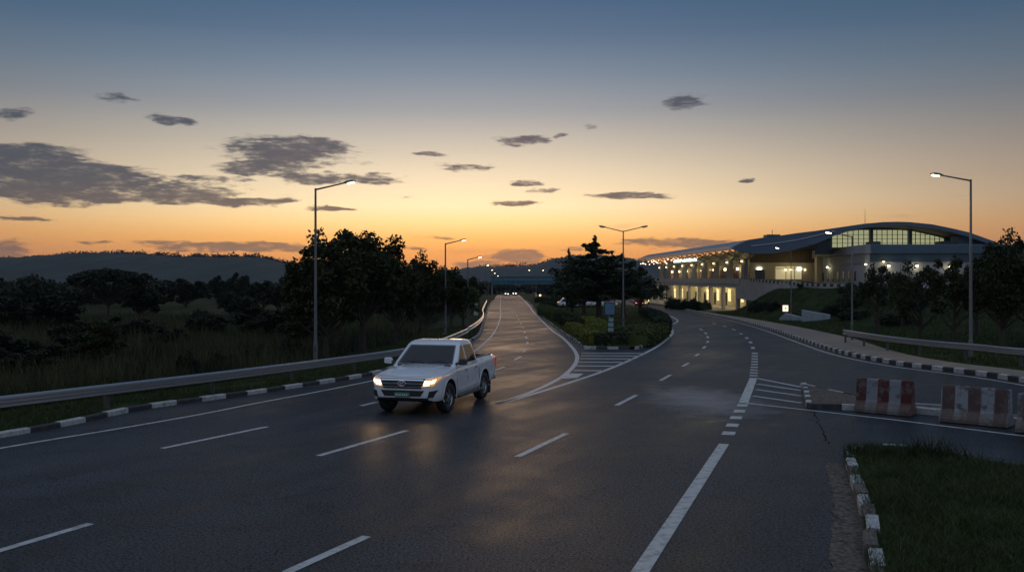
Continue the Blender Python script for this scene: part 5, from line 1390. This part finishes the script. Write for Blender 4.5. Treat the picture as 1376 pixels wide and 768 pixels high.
# ----------------------------------------------------------------- terminal building
def terminal():
    t = thing('terminal_building', 'long two storey terminal with arched metal roof, lit colonnade and glazed gable', 'terminal', (31.6, 126, 0))
    O = Vector((31.6, 126, 0))
    class B(MB):
        def build(s, *a, **k):
            par = a[2] if len(a) > 2 else k.get('parent')
            s.v = [p - O for p in s.v]; return MB.build(s, *a, **k)
    conc = mat('terminal_concrete', (.40, .37, .34), .8, var=.1, vscale=.5, dirt=(.22, .2, .18), dscale=.7, damt=.4)
    beige = mat('terminal_beige_render', (.50, .44, .33), .8, var=.08, vscale=.5)
    roofm = mat('roof_sheet', (.30, .33, .37), .42, .3, var=.12, vscale=.15)
    fascia = mat('roof_fascia_blue', (.09, .13, .185), .5, .2, var=.12, vscale=.3); light = mat('roof_edge_light', (.55, .55, .55), .5)
    soff = mat('soffit_panels', (.20, .15, .11), .7, var=.15, vscale=.6); bluew = mat('wall_blue_grey', (.075, .125, .175), .55, var=.12, vscale=.3); blued = mat('wall_dark_blue', (.04, .07, .10), .55, var=.12, vscale=.3)
    white = mat('wall_off_white', (.32, .325, .335), .8, var=.08, vscale=.4, dirt=(.25, .25, .25), dscale=.6, damt=.35); louv = mat('louvre_grey', (.22, .23, .24), .6); wood = mat('louvre_brown', (.14, .10, .06), .6, var=.15, vscale=1.5)
    glassd = mat('terminal_glass_dark', (.012, .014, .018), .1); mull = mat('mullion', (.04, .05, .055), .5)
    lit = emis('lit_window_green', (.92, .92, .48), .33); lity = emis('lit_window_yellow', (1, .80, .36), 1.2); bulb = emis('wall_lamp_glow', (1, .86, .5), 24); bulb2 = emis('fixture_glow', (1, .80, .40), 5)
    strut_m = mat('strut_white', (.55, .52, .46), .5)
    def zd(Y): return 4.43 + .5 * (Y - 126) / 70
    YE = 222
    # elevated deck: slab, fascia parapet
    b = B(); b.loft([[V2(31.2, Y, zd(Y) - .75), V2(38.6, Y, zd(Y) - .75), V2(38.6, Y, zd(Y) - .1), V2(31.2, Y, zd(Y) - .1)] for Y in (126.5, YE)]); b.build('deck', conc, t)
    b = B(); b.loft([[V2(30.75, Y, zd(Y) - .72), V2(31.15, Y, zd(Y) - .72), V2(31.15, Y, zd(Y) + .12), V2(30.75, Y, zd(Y) + .12)] for Y in (126.0, YE)]); b.build('parapet', conc, t, bevel=.03)
    b = B(); b.loft([[V2(30.95, Y, zd(Y) - 1.22), V2(32.3, Y, zd(Y) - 1.22), V2(32.3, Y, zd(Y) - .76), V2(30.95, Y, zd(Y) - .76)] for Y in (126.6, YE)]); b.build('beam', conc, t)
    # lower storey: back wall, big square columns, doors and lit windows between them
    b = B(); b.span((37.0, 129, .1), (37.3, YE, 3.7)); b.build('lower_wall', beige, t)
    for i in range(11):
        Y = 128.6 + 8.8 * i
        b = B(); b.span((31.0, Y - .42, .1), (31.45, Y + .42, zd(Y) - 1.23)); b.build('column', conc, t, bevel=.05)
        if i < 10:
            Yc = Y + 4.4
            b = B(); b.span((36.94, Yc - 2.2, .9), (36.985, Yc - .5, 2.9)); w = b.build('window', lity, t)
            b = B()
            for q in (-2.2, -1.35, -.56): b.span((36.90, Yc + q, .9), (36.938, Yc + q + .06, 2.9))
            b.span((36.90, Yc - 2.14, 2.2), (36.937, Yc - .5, 2.27)); b.build('frame', mull, w)
            b = B(); b.span((36.92, Yc + .5, .12), (36.985, Yc + 2.0, 2.4)); d = b.build('door', glassd, t)
            b = B(); b.box((34.3, Yc, zd(Yc) - .80), (.5, .5, .08)); b.build('ceiling_light', bulb2, t)
    # upper storey: columns with branching struts carrying the canopy
    def soffit_z(x, Y): return interp([27.6, 30, 33, 36, 40], [8.35, 8.45, 8.75, 9.2, 9.8], x) + (Y - 118) * .0115 - .25
    for i in range(9):
        Y = 126.2 + 8.8 * i; zc = zd(Y)
        b = B(); b.tube([(31.6, Y, zc - .08), (31.6, Y, zc + 2.6)], [.5, .44], 14); c = b.build('column', conc, t, smooth=True, angle=40)
        for dx, dy in ((-2.6, -2.2), (-2.6, 2.2), (2.6, -2.2), (2.6, 2.2)):
            b = B(); b.tube([(31.6, Y, zc + 2.55), (31.6 + dx, Y + dy, soffit_z(31.6 + dx, Y + dy) - .02)], .10, 8); s_ = b.build('strut', strut_m, c, smooth=True)
        b = B(); b.tube([(31.05, Y - .4, zc + 2.3), (31.05, Y - .4, zc + 2.5)], .10, 10); b.build('uplight', bulb2, c)
    b = B(); b.span((37.0, 133.2, 4.5), (37.3, YE, 9.2)); b.build('upper_wall', beige, t)
    for i in range(10):
        Y = 131.0 + 8.8 * i + 3.2; zc = zd(Y)
        b = B(); b.span((36.93, Y, zc), (36.985, Y + 4.6, zc + 1.75)); w = b.build('window', glassd, t)
        b = B(); b.span((36.9, Y + 1.5, zc), (36.925, Y + 1.6, zc + 1.75)); b.span((36.9, Y + 3.0, zc), (36.925, Y + 3.1, zc + 1.75)); b.span((36.9, Y, zc + 1.2), (36.924, Y + 4.6, zc + 1.27)); b.build('frame', mull, w)
        b = B(); b.span((36.94, Y - 1.0, zc + 2.35), (36.985, Y + 6.0, zc + 3.3)); b.build('louvre', wood, t)
        b = B(); b.tube([(36.6, Y - .8, zc + 1.45), (36.6, Y - .8, zc + 1.85)], .19, 10); b.build('wall_lamp', bulb2, t)
    # lit letters above the entrance, too small to read
    b = B(); rn = random.Random(4); y = 150.5
    while y < 173:
        w = rn.uniform(.6, 1.2); zz = 7.55 + (y - 150) * .012
        if rn.random() > .14:
            b.span((30.0, y, zz), (30.1, y + w * .34, zz + .5)); b.span((30.02, y + w * .34, zz + rn.choice((0, .2, .38))), (30.08, y + w * .8, zz + .5 if rn.random() < .3 else zz + .42))
        y += w + .3
    b.build('lit_lettering', emis('letter_glow', (.62, 1, .82), 3.0), t)
    b = B(); b.tube([(30.12, 150, 8.25), (30.12, 173.5, 8.5)], .04, 6); b.build('sign_rail', mull, t)
    # sparkling strings of small lamps under the far canopy
    rn = random.Random(9)
    for k in range(46):
        Y = rn.uniform(163, 214); x = rn.uniform(29, 35); zz = soffit_z(x, Y) - rn.uniform(.25, 1.1)
        b = B(); b.lathe([(0, -.09), (.09, 0), (0, .09)], 6, M=Matrix.Translation((x, Y, zz))); b.build('canopy_lamp', emis('canopy_lamp_glow', (1, .62, .42), 9), t)
    # camera-facing end wall of the upper storey, lit from inside the porch
    b = B(); b.span((33.2, 129.6, 4.4), (42.6, 130.0, 6.75)); b.build('end_wall', beige, t)
    b = B(); b.span((33.2, 129.75, 6.76), (42.6, 130.0, 8.6)); lw = b.build('louvre_wall', wood, t)
    b = B()
    for k in range(30): x = 33.25 + k * .31; b.span((x, 129.66, 6.78), (x + .1, 129.74, 8.58))
    b.build('louvre', mat('louvre_slat', (.2, .15, .09), .6), lw)
    b = B(); b.span((33.9, 129.52, 4.45), (35.2, 129.59, 5.75)); d = b.build('door', glassd, t)
    b = B(); b.span((34.1, 129.40, 5.78), (34.75, 129.5, 6.05)); b.build('lit_sign', emis('white_sign_glow', (1, 1, .9), 4), t)
    b = B(); b.span((36.6, 129.54, 4.45), (40.4, 129.59, 6.2)); r_ = b.build('shopfront', emis('shopfront_glow', (1, .82, .38), .28), t)
    b = B()
    for x in (36.6, 38.1, 39.3, 40.33): b.span((x, 129.48, 4.45), (x + .07, 129.535, 6.2))
    b.span((36.67, 129.48, 5.9), (40.33, 129.534, 5.97)); b.build('frame', mull, r_)
    for x in (38.0, 38.75, 40.7):
        b = B(); b.lathe([(0, -.16), (.16, 0), (0, .16)], 10, M=Matrix.Translation((x, 129.2, 5.75))); b.build('wall_lamp', bulb2, t)
    b = B(); b.span((39.7, 129.3, 5.75), (40.3, 129.4, 6.02)); b.build('lit_sign', emis('white_sign_glow', (1, 1, .9), 4), t)
    b = B(); b.span((41.3, 126.0, 3.9), (42.1, 127.0, 7.4)); b.build('pier', beige, t, bevel=.05)
    # lower side room under the ramp
    b = B(); b.span((32.2, 127.6, .1), (44, 128.0, 4.4)); b.build('retaining_wall', conc, t)
    b = B(); b.span((34.3, 127.52, 1.6), (36.4, 127.59, 3.1)); w = b.build('window', emis('side_room_glow', (1, .84, .4), .35), t)
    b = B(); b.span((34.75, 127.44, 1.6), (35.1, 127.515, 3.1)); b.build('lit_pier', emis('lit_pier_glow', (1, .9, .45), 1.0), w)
    b = B(); b.span((34.0, 127.2, 3.12), (36.9, 127.59, 3.25)); b.build('canopy', conc, t)
    # ---- vaulted roof
    PR = [(27.6, 8.42), (28.6, 8.85), (29.5, 9.2), (31, 9.42), (32.6, 9.6), (35.3, 10.0), (37.8, 10.3), (40.1, 10.62), (42, 10.92), (43.8, 11.18), (46.1, 11.38), (47.8, 11.42), (49.4, 11.38), (52.2, 11.1), (54.9, 10.55), (56.8, 10.1), (59.6, 9.1), (61.5, 8.35)]
    b = B(); ys = list(np.linspace(116, 203, 14)); rings = []
    for Y in ys:
        dz = (Y - 116) * .0115 * 1
        up = [V2(x, Y, z + dz) for x, z in PR]; lo = [V2(x, Y, z + dz - .38) for x, z in reversed(PR)]
        rings.append(up + lo)
    b.loft(rings, 0)
    nf = len(b.f)
    ob = b.build('roof', [roofm, soff], t, smooth=True, angle=25)
    for p in ob.data.polygons:
        if p.normal.z < -.3: p.material_index = 1
    # raised seams on the roof sheets
    b = B()
    for Y in np.linspace(119, 202, 34):
        b.tube([V2(x, Y, z + (Y - 116) * .0115 + .02) for x, z in PR], .035, 4)
    b.build('seam', roofm, ob)
    # eave strip (pale) along the kerb side, blue gable fascia with white trim line
    b = B(); b.loft([[V2(27.35, Y, 8.10 + (Y - 116) * .0115), V2(27.59, Y, 8.10 + (Y - 116) * .0115), V2(27.59, Y, 8.50 + (Y - 116) * .0115), V2(27.35, Y, 8.50 + (Y - 116) * .0115)] for Y in (116.4, 203)]); b.build('eave', light, ob)
    LOWP = [(27.6, 7.95), (28.6, 7.72), (29.5, 7.55), (31, 7.5), (32.6, 7.55), (35.3, 8.05), (37.8, 8.75), (40.1, 9.75), (42, 10.35), (43.8, 10.72), (46.1, 11.0), (47.8, 11.06), (49.4, 11.0), (52.2, 10.7), (54.9, 10.1), (56.8, 9.6), (59.6, 8.6), (61.5, 7.9)]
    b = B(); b.loft([[V2(x, 115.55, zu + .05), V2(x, 115.95, zu + .05), V2(x, 115.95, zl), V2(x, 115.55, zl)] for (x, zu), (_, zl) in zip(PR, LOWP)]); gf = b.build('gable_fascia', fascia, ob, smooth=True, angle=30)
    b = B(); b.tube([V2(29.7, 115.5, 8.45), V2(32.6, 115.5, 8.78), V2(35.3, 115.5, 9.2), V2(37.8, 115.5, 9.75), V2(40.1, 115.5, 10.35)], .05, 6); b.build('trim_line', light, gf)
    # soffit of the near corner
    # gable wall with glazing, set back under the arch
    GP = [(33.6, 8.0)] + [(x, zl + .15) for (x, _), (_, zl) in zip(PR, LOWP) if 37 < x < 60] + [(60, 8.0)]
    GP = [(39.4, 7.6)] + [(x, zl + .2) for (x, zl) in LOWP if 40 <= x <= 59.6] + [(59.4, 7.6)]
    b = B(); b.prism([V2(x, 121.0, z) for x, z in GP], (0, .3, 0)); b.build('gable_wall', fascia, t)
    def top_at(x): return interp([p[0] for p in LOWP], [p[1] for p in LOWP], x) - .02
    def gx(px_): return (px_ - CX) / F * 120.8
    for x0, x1 in ((gx(1118), gx(1168)), (gx(1171.5), gx(1220)), (gx(1224), gx(1269))):
        n = 10; zb = 8.52
        poly = [V2(x0, 120.9, zb)] + [V2(x0 + (x1 - x0) * k / n, 120.9, max(zb + .15, min(10.75, top_at(x0 + (x1 - x0) * k / n) + .02 - .12))) for k in range(n + 1)] + [V2(x1, 120.9, zb)]
        b = B(); b.prism(poly, (0, .09, 0)); w = b.build('window', lit, t)
        b = B(); k = 0; xx = x0
        while xx < x1 + .01:
            b.span((xx - .035, 120.80, zb), (xx + .035, 120.89, max(zb + .1, min(10.75, top_at(xx) - .1)))); xx += (x1 - x0) / 7
        for zz in (9.05, 9.6, 10.15):
            xs = [x for x in np.linspace(x0, x1, 40) if min(10.75, top_at(x) - .1) > zz]
            if len(xs) > 1: b.span((xs[0], 120.82, zz - .025), (xs[-1], 120.888, zz + .025))
        b.build('frame', mull, w)
    for xx in (gx(1169.8), gx(1222)):
        b = B(); b.span((xx - .2, 120.4, 8.4), (xx + .2, 120.79, top_at(xx))); b.build('pier', bluew, t)
    # boxes (plant) on the lower roof before the glazing
    for x0, x1, z1, m in ((gx(1156), gx(1168), 9.1, blued), (gx(1248), gx(1262), 9.15, blued), (gx(1268), gx(1284), 9.75, bluew), (gx(1284), gx(1305), 9.2, blued)):
        b = B(); b.span((x0, 117, 8.2), (x1, 119, z1)); b.build('roof_plant', m, t, bevel=.03)
    b = B(); b.tube([(46.3, 122, 11.3), (46.3, 122, 12.3), (46.3, 122, 13.6)], [.04, .025, .012], 6); b.build('mast', mull, t)
    b = B(); b.span((33.5, 122, 9.5), (35.2, 124, 10.25)); b.tube([(34.4, 123, 10.2), (34.4, 123, 10.9)], .04, 6); b.build('roof_plant', blued, t)
    # ---- flat-roofed block in front of the gable
    X0, X1, Y0, Y1 = 42.0, 80.0, 110.0, 126.0
    b = B(); b.span((X0, Y0, 3.0), (X1, Y1, 7.35)); wl = b.build('wall', white, t)
    b = B(); b.span((X0 - .25, Y0 - .25, 7.36), (X1, Y1 + 3.5, 8.40)); pr = b.build('parapet_band', white, t)
    b = B(); b.span((X0 + .35, Y0 - .33, 7.36), (X1, Y0 - .255, 8.36)); b.build('blue_band', bluew, pr)
    b = B(); b.span((X0 + .35, Y0 - .12, 6.35), (X1, Y0 - .005, 7.35)); b.build('blue_band', blued, wl)
    b = B(); b.span((X0 - .06, Y0 + .3, 6.2), (X0 - .005, Y1 - 1, 7.3)); lv = b.build('louvre_panel', louv, wl)
    b = B()
    for k in range(7): b.span((X0 - .12, Y0 + .3, 6.28 + k * .15), (X0 - .065, Y1 - 1, 6.36 + k * .15))
    b.build('louvre', mat('louvre_light', (.32, .33, .34), .6), lv)
    for k in range(7):
        Y = Y0 + 3.6 + k * 1.95
        b = B(); b.span((X0 - .05, Y, 4.15), (X0 - .004, Y + .55, 5.3)); w = b.build('window', glassd, wl)
        b = B(); b.span((X0 - .09, Y - .04, 4.08), (X0 - .02, Y + .59, 4.14)); b.build('sill', conc, w)
    wl_l = []
    for (pxx, pyy) in ((1112, 358), (1163.5, 354)):      # lamps on the left face
        Yc = (X0 - .3) * F / (pxx - CX); q = P(pxx, pyy, Yc); wl_l.append((X0 - .2, Yc, q.z, -1, 0))
    for (pxx, pyy) in ((1187, 350.5), (1194, 356), (1232, 356), (1276, 357)):
        q = P(pxx, pyy, Y0 - .25); wl_l.append((q.x, Y0 - .2, q.z, 0, -1))
    for k, (x, y, z, nx, ny) in enumerate(wl_l):
        b = B(); b.box((x - nx * .06, y - ny * .06, z), (.2, .2, .16)); f_ = b.build('wall_lamp', mull, t)
        b = B(); b.lathe([(0, -.10), (.10, -.09), (.15, 0), (0, .04)], 10, M=Matrix.Translation((x + nx * .12, y + ny * .12, z - .06))); b.build('lens', bulb if k not in (2,) else bulb2, f_)
        lamp((x + nx * .45, y + ny * .45, z - .2), 6 if k != 2 else 3, (1, .85, .5), .12)
    # ramp road from the deck down past the block, with black and white kerb
    rp = catmull([V2(34.2, 127.4, 4.42), V2(34.8, 120, 4.1), V2(36.2, 112, 3.72), V2(38.5, 104, 3.45), V2(44, 98, 3.3), V2(53, 94.5, 3.25), V2(66, 92, 3.2)], 8)
    b = B(); b.sweep(rp, [(-3.2, -.1), (-3.2, 0), (3.2, 0), (3.2, -.1)]); b.build('ramp_road', M_asph, t)
    b = B(); b.sweep(rp[:34], [(3.2, -2.6), (3.2, .12), (3.45, .12), (3.45, -2.6)]); b.build('ramp_wall', conc, t)
    return t
def lamp(p, w, col, r=.2):
    ld = bpy.data.lights.new('lamp_light', 'POINT'); ld.energy = w; ld.color = col; ld.shadow_soft_size = r
    lo = bpy.data.objects.new('lamp_light', ld); COL.objects.link(lo); lo.location = p; return lo
TB = terminal()
for i in range(10):
    Y = 133 + 8.8 * i; lamp((34.6, Y, 2.75), 230, (1, .82, .38), .3)
for i in range(0, 9, 1):
    Y = 130.6 + 8.8 * i; lamp((34.8, Y, 6.9), 46, (1, .80, .40), .3)
lamp((38.5, 127.0, 6.3), 34, (1, .84, .42), .3); lamp((34.6, 126.2, 6.1), 22, (1, .84, .42), .3); lamp((42.5, 124.8, 6.2), 25, (1, .84, .4), .2)
# kerb and low rail of the upper road, black and white
rk2 = catmull([V2(31.2, 126, 4.46), V2(31.6, 119, 4.15), V2(32.9, 112, 3.78), V2(35.2, 103.3, 3.52), V2(41.5, 95.5, 3.38), V2(51.5, 91.4, 3.3)], 8)
kerb(rk2, .5, .22, .22, 'upper_road_kerb', seed=21)

# ----------------------------------------------------------------- low sun glow, air
sun_d = bpy.data.lights.new('sun', 'SUN'); sun_d.energy = .22; sun_d.angle = R(12); sun_d.color = (1, .62, .35)
sun = bpy.data.objects.new('sun', sun_d); COL.objects.link(sun); sun.rotation_euler = (R(90 - 2.5), 0, R(180 + 1))
sun.location = (0, 60, 40)
def haze(dens, col):
    b = MB(); b.span((-2800, -60, -6), (2800, 3300, 125)); m = bpy.data.materials.new('haze_air'); m.use_nodes = True; nt = m.node_tree
    for n in list(nt.nodes):
        if n.type != 'OUTPUT_MATERIAL': nt.nodes.remove(n)
    v = nt.nodes.new('ShaderNodeVolumePrincipled'); v.inputs['Color'].default_value = (*col, 1); v.inputs['Density'].default_value = dens; v.inputs['Anisotropy'].default_value = 0.0
    nt.links.new(v.outputs[0], nt.nodes['Material Output'].inputs['Volume'])
    o = b.build('haze', m); props(o, 'thin evening haze over the plain and hills', 'haze', None, 'stuff')
    return o
if HAZE: haze(HAZE, (.62, .68, .78))
# ----------------------------------------------------------------- view
SC.view_settings.view_transform = 'Standard'; SC.view_settings.look = 'None'; SC.view_settings.exposure = 0; SC.view_settings.gamma = 1
SC.view_settings.use_curve_mapping = False
SC.render.engine = 'CYCLES'; SC.cycles.max_bounces = 5; SC.cycles.diffuse_bounces = 2; SC.cycles.glossy_bounces = 3; SC.cycles.transmission_bounces = 2; SC.cycles.volume_bounces = 0
SC.cycles.sample_clamp_indirect = 4; SC.cycles.use_denoising = True; SC.cycles.caustics_reflective = False; SC.cycles.caustics_refractive = False
for o in bpy.data.objects:
    if o.type == 'LIGHT': o.data.use_shadow = True
bpy.data.objects.remove(bpy.data.objects['camera_tmp']) if 'camera_tmp' in bpy.data.objects else None
